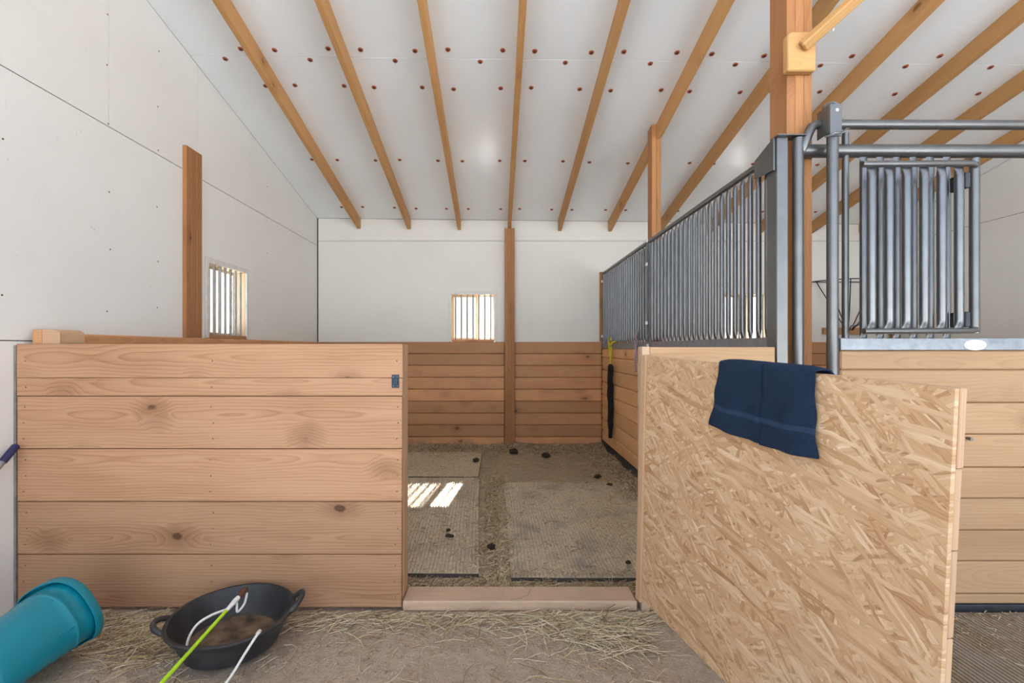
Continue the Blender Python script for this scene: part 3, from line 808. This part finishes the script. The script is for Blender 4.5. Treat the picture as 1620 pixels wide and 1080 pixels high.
# drop-down feed gate in front of the fixed bars
YG = 2.05
gx = lambda px: (px - 785) / F_PX * YG
gz = lambda py: CAM_Z + (550 - py) / F_PX * YG
t = empty('feed_gate', (gx(1450), YG, gz(530)), 'small barred steel feed gate hung on the right stall front', 'gate')
MB().tube([(gx(1358), YG - 0.02, gz(262.5)), (gx(1530), YG - 0.02, gz(261)), (gx(1538), YG - 0.012, gz(262)), (gx(1541), YG, gz(268))], 0.0135, 12).build('top_bar', M_STEEL, t, smooth=True)
MB().tube([(gx(1361), YG - 0.02, gz(524)), (gx(1530), YG - 0.02, gz(523.5)), (gx(1540), YG - 0.01, gz(521))], 0.0125, 12).build('bottom_bar', M_STEEL, t, smooth=True)
MB().tube([(gx(1541.5), YG, gz(527)), (gx(1541.5), YG, gz(251))], 0.0178, 14).build('hinge_pipe', M_STEEL, t, smooth=True)
gb = bar_mesh('bar', gz(264) - gz(523), 0.0168)
for k in range(6):
    link(bpy.data.objects.new('bar', gb), t, Matrix.Translation((gx(1377 + 27.6 * k), YG - 0.006, gz(523))))
for pz_ in (285, 505):
    MB().box(gx(1526), gx(1534), YG - 0.006, YG + 0.07, gz(pz_ + 12), gz(pz_ - 12)).build('hinge_lug', M_BASE, t, bevel=0.003)

# ================================================================== chipboard door and towel
hinge = Vector((0.634, 2.095, 0.0716)); dd = Vector((0.2498, -0.9685, -0.0425)).normalized()
ey = Vector((0, 0, 1)).cross(dd).normalized(); ez = dd.cross(ey).normalized()
DM = Matrix((dd, ey, ez)).transposed().to_4x4(); DM.translation = hinge
DL, DH = 1.121, 1.058
door = empty('stall_door', (0, 0, 0), 'open chipboard stall door with a towel over its top edge', 'door', M=DM)
def dpart(name, mb, mat, par=None, bevel=0.0, smooth=False):
    me = mb.mesh(name, mat, bevel=bevel, smooth=smooth)
    return link(bpy.data.objects.new(name, me), par or door, DM)
dpart('chipboard_panel', MB().box(0.0, DL, 0.0, 0.0115, 0, DH), M_OSB, bevel=0.001)
def dbeam(name, x0, x1, y0, y1, z0, z1, mat=W_DOOR):
    L = z1 - z0
    if L >= x1 - x0:
        me = plank_mesh(L, x1 - x0, y1 - y0, mat, 0.002, name); R = Matrix.Rotation(-PI / 2, 4, 'Y')
    else:
        me = plank_mesh(x1 - x0, L, y1 - y0, mat, 0.002, name); R = Matrix()
    return link(bpy.data.objects.new(name, me), door, DM @ Matrix.Translation(((x0 + x1) / 2, (y0 + y1) / 2, (z0 + z1) / 2)) @ R)
dbeam('hinge_stile', -0.038, -0.001, -0.008, 0.03, -0.02, DH + 0.002)
dbeam('frame_board', DL - 0.09, DL, 0.0155, 0.034, DH - 0.165, DH)
dbeam('frame_board', DL - 0.09, DL, 0.0122, 0.031, DH - 0.335, DH - 0.166)
dbeam('frame_board', DL - 0.09, DL, 0.0135, 0.0305, DH - 0.52, DH - 0.337)
dbeam('frame_board', DL - 0.09, DL, 0.0122, 0.030, 0, DH - 0.522)
dbeam('frame_board', 0.0, DL - 0.091, 0.0122, 0.031, DH - 0.09, DH)
dbeam('frame_board', 0.0, DL - 0.091, 0.0122, 0.031, 0.0, 0.09)

def towel():
    nu, x0, x1 = 56, 0.462, 0.818
    top = DH + 0.0045
    path = []
    nb, no, nf = 20, 8, 46
    for k in range(nb): path.append(('b', 0.20 * (1 - k / nb)))
    for k in range(no + 1): path.append(('o', k / no))
    for k in range(1, nf + 1): path.append(('f', 0.225 * k / nf))
    mb = MB(); nv = len(path)
    for j, (kind, d) in enumerate(path):
        for i in range(nu + 1):
            u = i / nu
            crease = math.exp(-((u - 0.515) / 0.014) ** 2)
            x = x0 + (x1 - x0) * u
            puff = 0.006 * (1 - min(1, abs(u - 0.5) * 2) ** 8)
            if kind == 'o':
                a = PI * d
                yy = 0.011 + 0.0275 * math.cos(a); z = top + 0.007 * math.sin(a) + puff - 0.005 * crease
            else:
                w = (math.sin(u * 9.0 + 0.6) * 0.5 + 0.5) * 0.012 + (math.sin(u * 21 + 2 + d * 6) * 0.5 + 0.5) * 0.005
                k = min(1.0, d / 0.12)
                off = 0.016 * (1 - 0.45 * k) + k * w + puff - 0.013 * crease * (1 - k * 0.3)
                off = max(off, 0.0055)
                # diagonal drag folds
                off += k * 0.004 * math.sin((x * 60 + d * 55))
                off = max(off, 0.006)
                yy = -off if kind == 'f' else 0.0345 + off
                z = top - d
                x += (0.5 - u) * -0.03 * (d / 0.225) ** 2 - 0.02 * (1 - u) ** 2 * (d / 0.225) ** 1.5
                z += 0.010 * math.sin(u * PI) * -(d / 0.225) + (0.012 * (1 - u) if kind == 'f' else 0) * (d / 0.225)
            mb.v.append((x, yy, z))
    for j in range(nv - 1):
        kind, d = path[j + 1]
        band = kind == 'f' and 0.150 < d < 0.166
        for i in range(nu):
            a = j * (nu + 1) + i
            mb.face((a, a + 1, a + nu + 2, a + nu + 1), 1 if band else 0)
    me = mb.mesh('hand_towel', [M_TOWEL, M_TOWELB], smooth=True)
    o = link(bpy.data.objects.new('hand_towel', me), None, DM)
    md = o.modifiers.new('thickness', 'SOLIDIFY'); md.thickness = 0.005; md.offset = 0.0
    tag(o, 'navy blue terry towel draped over the chipboard door', 'towel')
towel()

# ================================================================== rubber mats
def rubber_mat(name, label, x0, x1, y0, y1, mat, pitch=0.02, thick=0.017, wav=0.006, seed=0.0, skew=0.0, ridge=0.006):
    mb = MB(); n = int(round((x1 - x0) / pitch)); ny = 26
    prof = []
    for k in range(n):
        a = x0 + (x1 - x0) * k / n; w = (x1 - x0) / n
        prof += [(a, -ridge), (a + w * 0.28, -ridge), (a + w * 0.36, 0.0), (a + w * 0.92, 0.0)]
    prof.append((x1, -ridge))
    cols = len(prof)
    for j in range(ny + 1):
        fy = (0, 0.004)[j] if j < 2 else ((1, 0.996)[ny - j] if j > ny - 2 else j / ny); y = y0 + (y1 - y0) * fy
        for (x, dz) in prof:
            e = (noise.noise(Vector((x * 2.2, y * 2.0, seed))) * 0.5 + 0.5) * wav
            yy = y + (noise.noise(Vector((x * 3.1, seed, 4.0))) * 0.012 if j in (0, ny) else 0)
            mb.v.append((x + skew * (y - y0) + (noise.noise(Vector((y * 3, seed, x0))) * 0.004), yy, thick + e + (dz if 0 < j < ny else -0.002) - 0.008))
    for j in range(ny):
        for i in range(cols - 1):
            a = j * cols + i
            mb.face((a, a + 1, a + cols + 1, a + cols))
    # rim down to the floor
    ring = [i for i in range(cols)] + [j * cols + cols - 1 for j in range(1, ny + 1)] + [ny * cols + i for i in reversed(range(cols - 1))] + [j * cols for j in reversed(range(1, ny))]
    b = len(mb.v)
    for i in ring:
        v = mb.v[i]; mb.v.append((v[0], v[1], -0.014))
    for k in range(len(ring)):
        l = (k + 1) % len(ring)
        mb.face((ring[l], ring[k], b + k, b + l), 1)
    mb.face([b + k for k in range(len(ring))])
    o = mb.build(name, [mat, M_MATRIM], None, fix=True)
    return tag(o, label, 'mat', 'rubber mats on the floor')
rubber_mat('rubber_mat', 'ribbed dusty rubber mat inside the stall with the striped sunlight on it', MAT_A[0], MAT_A[1], MAT_A[2], MAT_A[3], M_MAT, seed=1.3, skew=-0.035)
rubber_mat('rubber_mat', 'ribbed rubber mat inside the stall beside the chipboard door', MAT_B[0], MAT_B[1], MAT_B[2], MAT_B[3], M_MAT, seed=5.1, skew=-0.008)
rubber_mat('rubber_mat', 'dirt covered rubber mat farthest back in the stall', -1.45, -0.16, 4.30, 5.30, M_MATD, seed=8.4, ridge=0.001, wav=0.01)
rubber_mat('rubber_mat', 'bare ribbed rubber mat in the aisle at the far right', 1.26, 2.48, 0.75, 2.10, M_MATB, seed=3.7, pitch=0.019, ridge=0.005, thick=0.014)

# ================================================================== teal bucket
def superring(r, z, flat=0.86, n=40, e=2.6):
    out = []
    for k in range(n):
        a = 2 * PI * k / n
        ca, sa = math.cos(a), math.sin(a)
        q = (abs(ca) ** e + abs(sa) ** e) ** (-1 / e)
        x, y = r * q * ca, r * q * sa
        y = min(y, r * flat)
        out.append((x, y, z))
    return out
def bucket():
    H, R0, R1 = 0.34, 0.106, 0.131
    cm = Matrix.Translation((-1.645, 1.825, 0.146)) @ Matrix.Rotation(math.radians(-90 + 4.5), 4, 'X') @ Matrix.Rotation(math.radians(-28), 4, 'Z')
    # local z = axis pointing to the mouth (+Y); mouth at z = 0, base at z = -H
    root = empty('teal_bucket', (0, 0, 0), 'teal plastic bucket lying on its side before the left planks', 'bucket', M=cm)
    rad = lambda z: R0 + (R1 - R0) * (z + H) / H
    outer = []
    prof = [(-H, rad(-H) - 0.012), (-H + 0.006, rad(-H) - 0.003), (-H + 0.014, rad(-H))]
    z = -H + 0.04
    while z < -0.10: prof.append((z, rad(z))); z += 0.03
    prof += [(-0.092, rad(-0.092)), (-0.089, rad(-0.089) + 0.0028), (-0.081, rad(-0.081) + 0.0028), (-0.078, rad(-0.078) + 0.001), (-0.05, rad(-0.05) + 0.001), (-0.004, rad(0) + 0.001)]
    prof += [(-0.004, rad(0) - 0.0025), (-0.05, rad(-.05) - 0.003), (-0.15, rad(-.15) - 0.003), (-H + 0.006, rad(-H) - 0.006)]
    body = MB().loft([superring(r, z) for z, r in prof], cap0=True, cap1=True)
    link(bpy.data.objects.new('body', body.mesh('body', M_TEAL, smooth=True)), root, cm)
    lp_ = [(-0.034, rad(0) + 0.0105), (-0.034, rad(0) + 0.014), (-0.028, rad(0) + 0.0155), (-0.004, rad(0) + 0.0155), (0.0, rad(0) + 0.013), (0.0, rad(0) - 0.001), (-0.006, rad(0) - 0.001), (-0.006, rad(0) + 0.0105)]
    rings = [superring(r, z) for z, r in lp_]
    rings.append(rings[0])
    link(bpy.data.objects.new('rim', MB().loft(rings, cap0=False, cap1=False).mesh('rim', M_TEAL, smooth=True)), root, cm)
    for a in (2.35, 1.15, 0.45, 3.0):
        k = int(a / (2 * PI) * 40)
        p0 = Vector(superring(rad(-0.098) + 0.001, -0.098)[k]); p1 = Vector(superring(rad(-0.15) + 0.001, -0.15)[k])
        me = MB().tube([p0, p1], 0.0028, 6).mesh('rib', M_TEAL, smooth=True)
        link(bpy.data.objects.new('rib', me), root, cm)
bucket()

# ================================================================== rubber feed tub
TC = Vector((-1.035, 1.885, 0.0))
def tub():
    root = empty('feed_tub', TC, 'shallow black rubber feed tub with two loop handles', 'tub')
    prof = [(0.0, 0.006), (0.155, 0.006), (0.168, 0.010), (0.176, 0.03), (0.196, 0.075), (0.214, 0.112), (0.225, 0.118), (0.227, 0.124), (0.222, 0.128), (0.212, 0.127), (0.206, 0.112), (0.186, 0.07), (0.165, 0.034), (0.150, 0.026), (0.0, 0.024)]
    n = 56; mb = MB()
    def rr(r, a): return r * (1 + 0.012 * math.sin(2 * a + 0.7) + 0.006 * math.sin(5 * a)) if r > 0.19 else r
    mb.loft([[(TC.x + rr(max(r, 1e-4), 2 * PI * k / n) * math.cos(2 * PI * k / n), TC.y + rr(max(r, 1e-4), 2 * PI * k / n) * math.sin(2 * PI * k / n), z + (0.006 * math.sin(2 * PI * k / n - 0.4) if z > 0.1 else 0)) for k in range(n)] for r, z in prof])
    mb.build('bowl', M_RUBBER, root, smooth=True)
    ang = math.atan2(0.15, 0.44)
    for s in (0, PI):
        a0 = ang + s; pts = []
        for k in range(15):
            q = -1.0 + 2.0 * k / 14
            a = a0 + q * 0.27
            out = 0.216 + (0.040 if s == 0 else 0.046) * (1 - abs(q) ** 2.6)
            pts.append((TC.x + out * math.cos(a), TC.y + out * math.sin(a), 0.116 + 0.022 * (1 - q * q) + (0.022 * (1 - q * q) if s == 0 else -0.006)))
        MB().tube(pts, 0.0105, 10).build('handle', M_RUBBER, root, smooth=True)
    dm = MB(); n = 40
    dm.loft([[(TC.x + r * math.cos(2 * PI * k / n), TC.y + r * math.sin(2 * PI * k / n), z + 0.002 * noise.noise(Vector((r * 20 * math.cos(2 * PI * k / n), r * 20 * math.sin(2 * PI * k / n), 0)))) for k in range(n)] for r, z in ((0.157, 0.030), (0.14, 0.0325), (0.09, 0.033), (0.04, 0.034), (0.001, 0.034))], cap0=False)
    dm.build('dirt_residue', M_RESID, root, smooth=True)
tub()

def smooth_path(pts, n=8):
    pts = [Vector(p) for p in pts]; out = []
    for i in range(len(pts) - 1):
        p0 = pts[max(i - 1, 0)]; p1 = pts[i]; p2 = pts[i + 1]; p3 = pts[min(i + 2, len(pts) - 1)]
        for k in range(n):
            t_ = k / n
            out.append(0.5 * ((2 * p1) + (p2 - p0) * t_ + (2 * p0 - 5 * p1 + 4 * p2 - p3) * t_ ** 2 + (3 * p1 - p0 - 3 * p2 + p3) * t_ ** 3))
    out.append(pts[-1]); return out

# training stick with cord, resting over the tub's near rim
t = empty('training_stick', (-1.06, 1.2, 0), 'lime green training stick with white cord lying across the black tub', 'stick')
tipP = Vector((-1.0305, 1.945, 0.168)); rimP = Vector((-1.041, 1.62, 0.131))
dv = (rimP - tipP)
endP = tipP + dv * ((tipP.z - 0.008) / -dv.z)
tp = lambda f: tipP + (endP - tipP) * f
MB().tube([tp(0.055), tp(1.0)], [0.0062, 0.0075], 10).build('shaft', M_LIME, t, smooth=True)
MB().tube([tp(0.012), tp(0.03), tp(0.062), tp(0.075)], [0.008, 0.0105, 0.0078, 0.0066], 10).build('ferrule', M_WHITE, t, smooth=True)
MB().tube([tp(-0.022), tp(-0.012), tp(0.005), tp(0.018)], [0.011, 0.0135, 0.0125, 0.009], 8).build('leather_popper', M_LEATHER, t, smooth=True)
cp = [tp(-0.012) + Vector((0.012, 0, -0.008)), (-1.012, 1.93, 0.135), (-1.024, 1.90, 0.120), (-1.036, 1.915, 0.15), (-1.045, 1.87, 0.148), (-1.085, 1.83, 0.145), (-1.122, 1.80, 0.125),
      (-1.132, 1.765, 0.09), (-1.115, 1.735, 0.055), (-1.07, 1.73, 0.041), (-0.98, 1.745, 0.041), (-0.91, 1.765, 0.075), (-0.868, 1.752, 0.128), (-0.853, 1.734, 0.139), (-0.858, 1.712, 0.132),
      (-0.885, 1.685, 0.085), (-0.915, 1.650, 0.03), (-0.935, 1.60, 0.008), (-0.945, 1.50, 0.006), (-0.93, 1.3, 0.006), (-0.97, 1.1, 0.006)]
MB().tube(smooth_path(cp), 0.0046, 8).build('cord', M_CORD, t, smooth=True)

# fork leaning in the left corner
t = empty('manure_fork', (-2.06, 1.36, 0), 'grey tool handle with a navy grip leaning in the left corner', 'tool')
ha, hb = Vector((-2.108, 2.112, 0.735)), Vector((-2.085, 1.40, 0.075))
hd = (hb - ha).normalized()
MB().tube([ha + hd * 0.075, hb], 0.0125, 12).build('pole', M_ALU, t, smooth=True)
MB().tube([ha, ha + hd * 0.006, ha + hd * 0.08, ha + hd * 0.088], [0.011, 0.0155, 0.0155, 0.0135], 12).build('grip', M_NAVYG, t, smooth=True)
MB().tube([hb + Vector((0, -0.0, 0.0)) + Vector((-0.05, 0, 0)), hb + Vector((0.14, 0, 0))], 0.012, 8).build('head_bar', M_NAVYG, t, smooth=True)
for k in range(8):
    x = -0.05 + 0.19 * k / 7
    MB().tube([hb + Vector((x, -0.01, 0)), hb + Vector((x, -0.10, -0.05)), hb + Vector((x, -0.28, -0.066))], 0.004, 6).build('tine', M_NAVYG, t, smooth=True)

# ================================================================== hay net and ropes on the side partition
def hay_net():
    bx_, by = XP - 0.038, 5.14
    root = empty('hay_net', (bx_, by, 0.2), 'empty black hay net hanging by a yellow rope from the barred partition', 'hay net')
    zt_, zb = 0.985, 0.225
    for k in range(9):
        a0 = 2 * PI * k / 9; pts = []
        for j in range(26):
            f = j / 25
            r = 0.026 * min(1, f / 0.06 + 0.35) * (1 - 0.45 * max(0, (f - 0.75) / 0.25)) * (0.9 + 0.2 * math.sin(f * 17 + k))
            a = a0 + (5.0 if k % 2 else -5.0) * f
            pts.append((bx_ - 0.004 + r * 0.8 * math.cos(a), by - 0.015 * f + r * 1.05 * math.sin(a), zt_ + (zb - zt_) * f + (0.03 * math.sin(k * 2.1) if j == 25 else 0)))
        MB().tube(pts, 0.0125, 6).build('net_strand', M_BLACKN, root, smooth=True)
    pts = [(bx_, by, zt_ - 0.02), (bx_ + 0.004, by, 1.08), (bx_ + 0.01, by + 0.006, 1.155), (bx_ - 0.004, by + 0.02, 1.20), (bx_ + 0.03, by + 0.012, 1.225), (bx_ + 0.075, by - 0.01, 1.228), (bx_ + 0.085, by - 0.03, 1.20 + 0.028),
           (bx_ + 0.03, by - 0.035, 1.225), (bx_ - 0.004, by - 0.02, 1.195), (bx_ + 0.002, by + 0.01, 1.165), (bx_ - 0.006, by + 0.02, 1.12), (bx_, by + 0.004, 1.04)]
    MB().tube(smooth_path(pts), 0.008, 8).build('rope', M_YELLOW, root, smooth=True)
    pts = [(bx_, by - 0.03, 1.225), (bx_ - 0.012, by - 0.055, 1.25), (bx_ - 0.01, by - 0.03, 1.27), (bx_ - 0.01, by + 0.03, 1.24), (bx_ - 0.012, by + 0.04, 1.19), (bx_ - 0.012, by + 0.02, 1.15)]
    MB().tube(smooth_path(pts), 0.0075, 8).build('rope', M_YELLOW, root, smooth=True)
hay_net()
def baling(bx_, by):
    root = empty('baling_rope', (bx_, by, 0.9), 'faded mauve rope tied to the partition bars beside the chipboard door', 'rope')
    pts = [(bx_ + 0.02, by, 1.30), (bx_, by - 0.02, 1.27), (bx_ + 0.01, by + 0.025, 1.225), (bx_, by + 0.03, 1.18), (bx_ + 0.002, by + 0.005, 1.13), (bx_, by + 0.025, 1.07), (bx_, by + 0.03, 1.0), (bx_ + 0.004, by + 0.012, 0.95)]
    MB().tube(smooth_path(pts), 0.007, 8).build('strand', M_PURPLE, root, smooth=True)
    pts = [(bx_ + 0.02, by - 0.02, 1.32), (bx_ - 0.004, by + 0.01, 1.27), (bx_ + 0.008, by - 0.022, 1.22), (bx_, by - 0.008, 1.16), (bx_, by - 0.02, 1.10), (bx_ + 0.006, by - 0.022, 1.03)]
    MB().tube(smooth_path(pts), 0.0065, 8).build('strand', M_PURPLE, root, smooth=True)
baling(XP - 0.018, 4.28)

# hay rack on the back wall of the right stall
t = empty('hay_rack', (4.2, YB - 0.06, 1.35), 'black wire hay rack on the back wall of the right stall', 'hay rack')
plank_x('wall_block', 3.91, 4.40, YB - 0.04, YB, 1.325, 1.405, W_LINING, t)
hc, hr, hz = 4.20, 0.42, 1.95
hoop = [(hc + hr * math.cos(a), YB - 0.02 - 0.30 * math.sin(a), hz) for a in [PI * k / 16 for k in range(17)]]
MB().tube(hoop, 0.006, 6).build('hoop', M_BLACKW, t, smooth=True)
MB().tube([hoop[0], hoop[-1]], 0.006, 6).build('hoop', M_BLACKW, t, smooth=True)
for k in (1, 4, 7, 10, 13, 15):
    p = Vector(hoop[k])
    e = Vector((hc + (p.x - hc) * 0.18, YB - 0.06, 1.42))
    MB().tube(smooth_path([p, p.lerp(e, 0.85) + Vector((0, -0.02, -0.02)), e, (e.x * 0.6 + hc * 0.4, YB - 0.048, 1.37)], 4), 0.0055, 6).build('wire', M_BLACKW, t, smooth=True)

# ================================================================== manure lumps
def lump(px, py, r, label, flat=0.7, z=0.0):
    Y = F_PX * CAM_Z / (py - 550); X = (px - 785) * Y / F_PX
    z0 = 0.02 if (MAT_A[0] < X < MAT_A[1] and MAT_A[2] < Y < MAT_A[3]) or (MAT_B[0] < X < MAT_B[1] and MAT_B[2] < Y < MAT_B[3]) or (X < -0.16 and 4.3 < Y < 5.3) else fz(X, Y) + 0.004
    me = bpy.data.meshes.new('manure_lump'); b = bmesh.new()
    bmesh.ops.create_icosphere(b, subdivisions=2, radius=r)
    sd = random.uniform(0, 50)
    for v in b.verts:
        k = 1 + 0.35 * noise.noise(v.co / r * 1.3 + Vector((sd, 0, 0)))
        v.co = Vector((v.co.x * k * 1.15, v.co.y * k, v.co.z * k * flat + r * flat * 0.8))
    b.to_mesh(me); b.free(); me.materials.append(M_DUNG)
    me.polygons.foreach_set('use_smooth', [True] * len(me.polygons))
    o = link(bpy.data.objects.new('manure_lump', me), None, Matrix.Translation((X, Y, z0)))
    tag(o, label, 'manure', 'manure lumps on the stall floor')
lump(777.5, 864, 0.024, 'dark manure lump in the gap between the two near mats')
lump(709, 845, 0.013, 'small manure lump on the mat just nearer than the striped sunlight')
lump(711, 854, 0.024, 'flat crumbled manure lump on the left mat nearer than the striped sunlight', 0.35)
lump(753, 733, 0.030, 'round dark manure lump on the dirt covered mat, left of the post')
lump(863.5, 722, 0.040, 'dark manure lump at the back, right of the back wall post')
lump(813, 717, 0.045, 'manure lump at the foot of the back wall post')
lump(945, 755, 0.028, 'manure lump near the base of the barred partition')
lump(994, 897, 0.013, 'small manure lump on the right mat beside the chipboard door')
lump(964, 771, 0.022, 'crumbly manure lump on the far edge of the right mat', 0.5)

# ================================================================== straw and hay
def gz_at(x, y):
    for m_ in (MAT_A, MAT_B):
        if m_[0] - 0.06 < x < m_[1] + 0.01 and m_[2] < y < m_[3]: return 0.016
    if -1.45 < x < -0.16 and 4.3 < y < 5.3: return 0.017
    if 1.26 < x < 2.48 and 0.75 < y < 2.10: return 0.012
    if -0.42 < x < 0.64 and YF < y < YF + 0.137: return 0.034
    return fz(x, y) + 0.001
PILE = {'loose_hay': MB(), 'straw_bedding': MB()}
def straw(name, label, gen, n, lens, rad, lift=0.0, curl=0.25, weights=(4, 4, 2, 1)):
    mb = PILE[name]; cnt = 0; guard = 0
    while cnt < n and guard < n * 20:
        guard += 1
        p = gen()
        if p is None: continue
        x, y, ang = p
        L = random.uniform(*lens); r = random.uniform(rad * 0.6, rad * 1.2)
        if ang is None: ang = random.uniform(0, PI)
        m = random.choices(range(4), weights)[0]
        pts = []; a = ang; cx, cy = x - L / 2 * math.cos(a), y - L / 2 * math.sin(a)
        c_ = random.gauss(0, curl); tilt = abs(random.gauss(0, 1)) * lift
        for k in range(4):
            pts.append((cx, cy, gz_at(cx, cy) + r * 1.0 + tilt * (k / 3) + random.uniform(0, lift * 0.4)))
            a += c_; cx += L / 3 * math.cos(a); cy += L / 3 * math.sin(a)
        if max(q[2] for q in pts) - min(q[2] for q in pts) > 0.026: continue
        if any(abs(q[1] - 2.16) < 0.022 and not (-0.42 < q[0] < 0.62) for q in pts): continue
        if any(q[0] < XL + 0.04 or q[1] > YB - 0.05 for q in pts): continue
        mb.tube(pts, r, 3, caps=False, m=m); cnt += 1
    pass
R = random.random
def in_tub(x, y): return (x - TC.x) ** 2 + (y - TC.y) ** 2 < 0.17 ** 2
def g_along():                      # along the foot of the left planks
    x = random.uniform(-1.95, 0.7); y = YF - 0.01 - abs(random.gauss(0, 0.075))
    if y < 1.7 or in_tub(x, y): return None
    return x, y, random.gauss(0, 0.5)
straw('loose_hay', 'loose hay along the foot of the plank front and threshold', g_along, 900, (0.04, 0.18), 0.0013, 0.010)
def g_tubside():
    x = random.gauss(-1.33, 0.16); y = random.gauss(1.93, 0.09)
    if y > YF - 0.02 or in_tub(x, y): return None
    return x, y, random.gauss(0.3, 0.6)
straw('loose_hay', 'loose golden hay between the teal bucket and the black tub', g_tubside, 520, (0.04, 0.18), 0.0013, 0.02, weights=(3, 6, 3, 0))
def g_clump():
    x = random.gauss(0.50, 0.14); y = random.gauss(2.0, 0.085)
    if y > YF - 0.02 or x > 0.60 + (2.1 - y) * 0.26 - 0.03: return None
    return x, y, random.gauss(-0.45, 0.5)
straw('loose_hay', 'clump of pale hay below the hinge of the chipboard door', g_clump, 480, (0.05, 0.24), 0.0014, 0.02, weights=(6, 2, 1, 4))
def g_aisle():
    x = random.uniform(-2.0, 0.75); y = random.uniform(1.2, 2.1)
    if in_tub(x, y) or x > 0.60 + (2.1 - y) * 0.26 - 0.03: return None
    return x, y, None
straw('loose_hay', 'single hay stalks strewn over the dirt aisle', g_aisle, 380, (0.02, 0.14), 0.0013, 0.006, 0.4)
def g_bits():
    x = random.uniform(-2.0, 0.75); y = random.uniform(1.2, 2.1)
    if in_tub(x, y) or x > 0.60 + (2.1 - y) * 0.26 - 0.03: return None
    return x, y, None
straw('loose_hay', 'fine chaff crumbs on the dirt aisle', g_bits, 2600, (0.004, 0.02), 0.0011, 0.002, weights=(3, 4, 3, 1))
def g_stall():
    x = random.uniform(-1.1, 1.24); y = YF + 0.15 + (YB - YF - 0.25) * R() ** 1.1
    den = 0.5 + 0.5 * noise.noise(Vector((x * 2.1, y * 2.1, 4)))
    if R() > den + 0.25: return None
    return x, y, None
straw('straw_bedding', 'fine straw bedding strewn over the stall mats', g_stall, 6000, (0.01, 0.045), 0.0014, 0.004, 0.4, weights=(5, 5, 3, 1))
def g_stall_l():
    x = random.uniform(-1.1, 1.24); y = random.uniform(YF + 0.15, YB - 0.3)
    return x, y, None
straw('straw_bedding', 'longer straw stalks lying on the stall floor', g_stall_l, 420, (0.06, 0.2), 0.0012, 0.008, 0.4, weights=(5, 5, 2, 1))
def g_gap():
    x = random.gauss(-0.015, 0.05); y = random.uniform(YF + 0.15, 4.4)
    if not -0.12 < x < 0.09: return None
    return x, y, None
straw('straw_bedding', 'straw packed in the gap between the two near mats', g_gap, 1700, (0.012, 0.06), 0.0016, 0.008, 0.4, weights=(5, 6, 3, 0))
def g_front():
    x = random.uniform(-0.6, 1.2); y = random.uniform(YF + 0.145, 2.46)
    return x, y, None
straw('straw_bedding', 'straw between the threshold board and the mats', g_front, 1500, (0.015, 0.07), 0.0013, 0.008, 0.4, weights=(3, 6, 4, 1))
def g_back():
    x = random.uniform(-1.2, 1.24)
    if R() < 0.7: y = YB - 0.06 - abs(random.gauss(0, 0.20))
    else: x = 1.25 - abs(random.gauss(0, 0.14)); y = random.uniform(3.6, YB - 0.1)
    return x, y, None
straw('straw_bedding', 'straw banked against the back planks and the side partition', g_back, 5000, (0.012, 0.06), 0.0021, 0.016, 0.4, weights=(4, 5, 5, 0))
def g_rmat():
    return random.uniform(1.4, 2.45), 2.10 - abs(random.gauss(0, 0.16)), None
straw('loose_hay', 'crumbs of chaff on the aisle mat by the right stall front', g_rmat, 350, (0.006, 0.03), 0.0014, 0.003)

for nm, lb in (('loose_hay', 'loose hay and chaff scattered over the dirt aisle'), ('straw_bedding', 'straw bedding strewn over the mats and floor inside the stall')):
    o = PILE[nm].build(nm, STRAW, None, fix=False, base=(0, 0, 0))
    tag(o, lb, 'straw', kind='stuff')
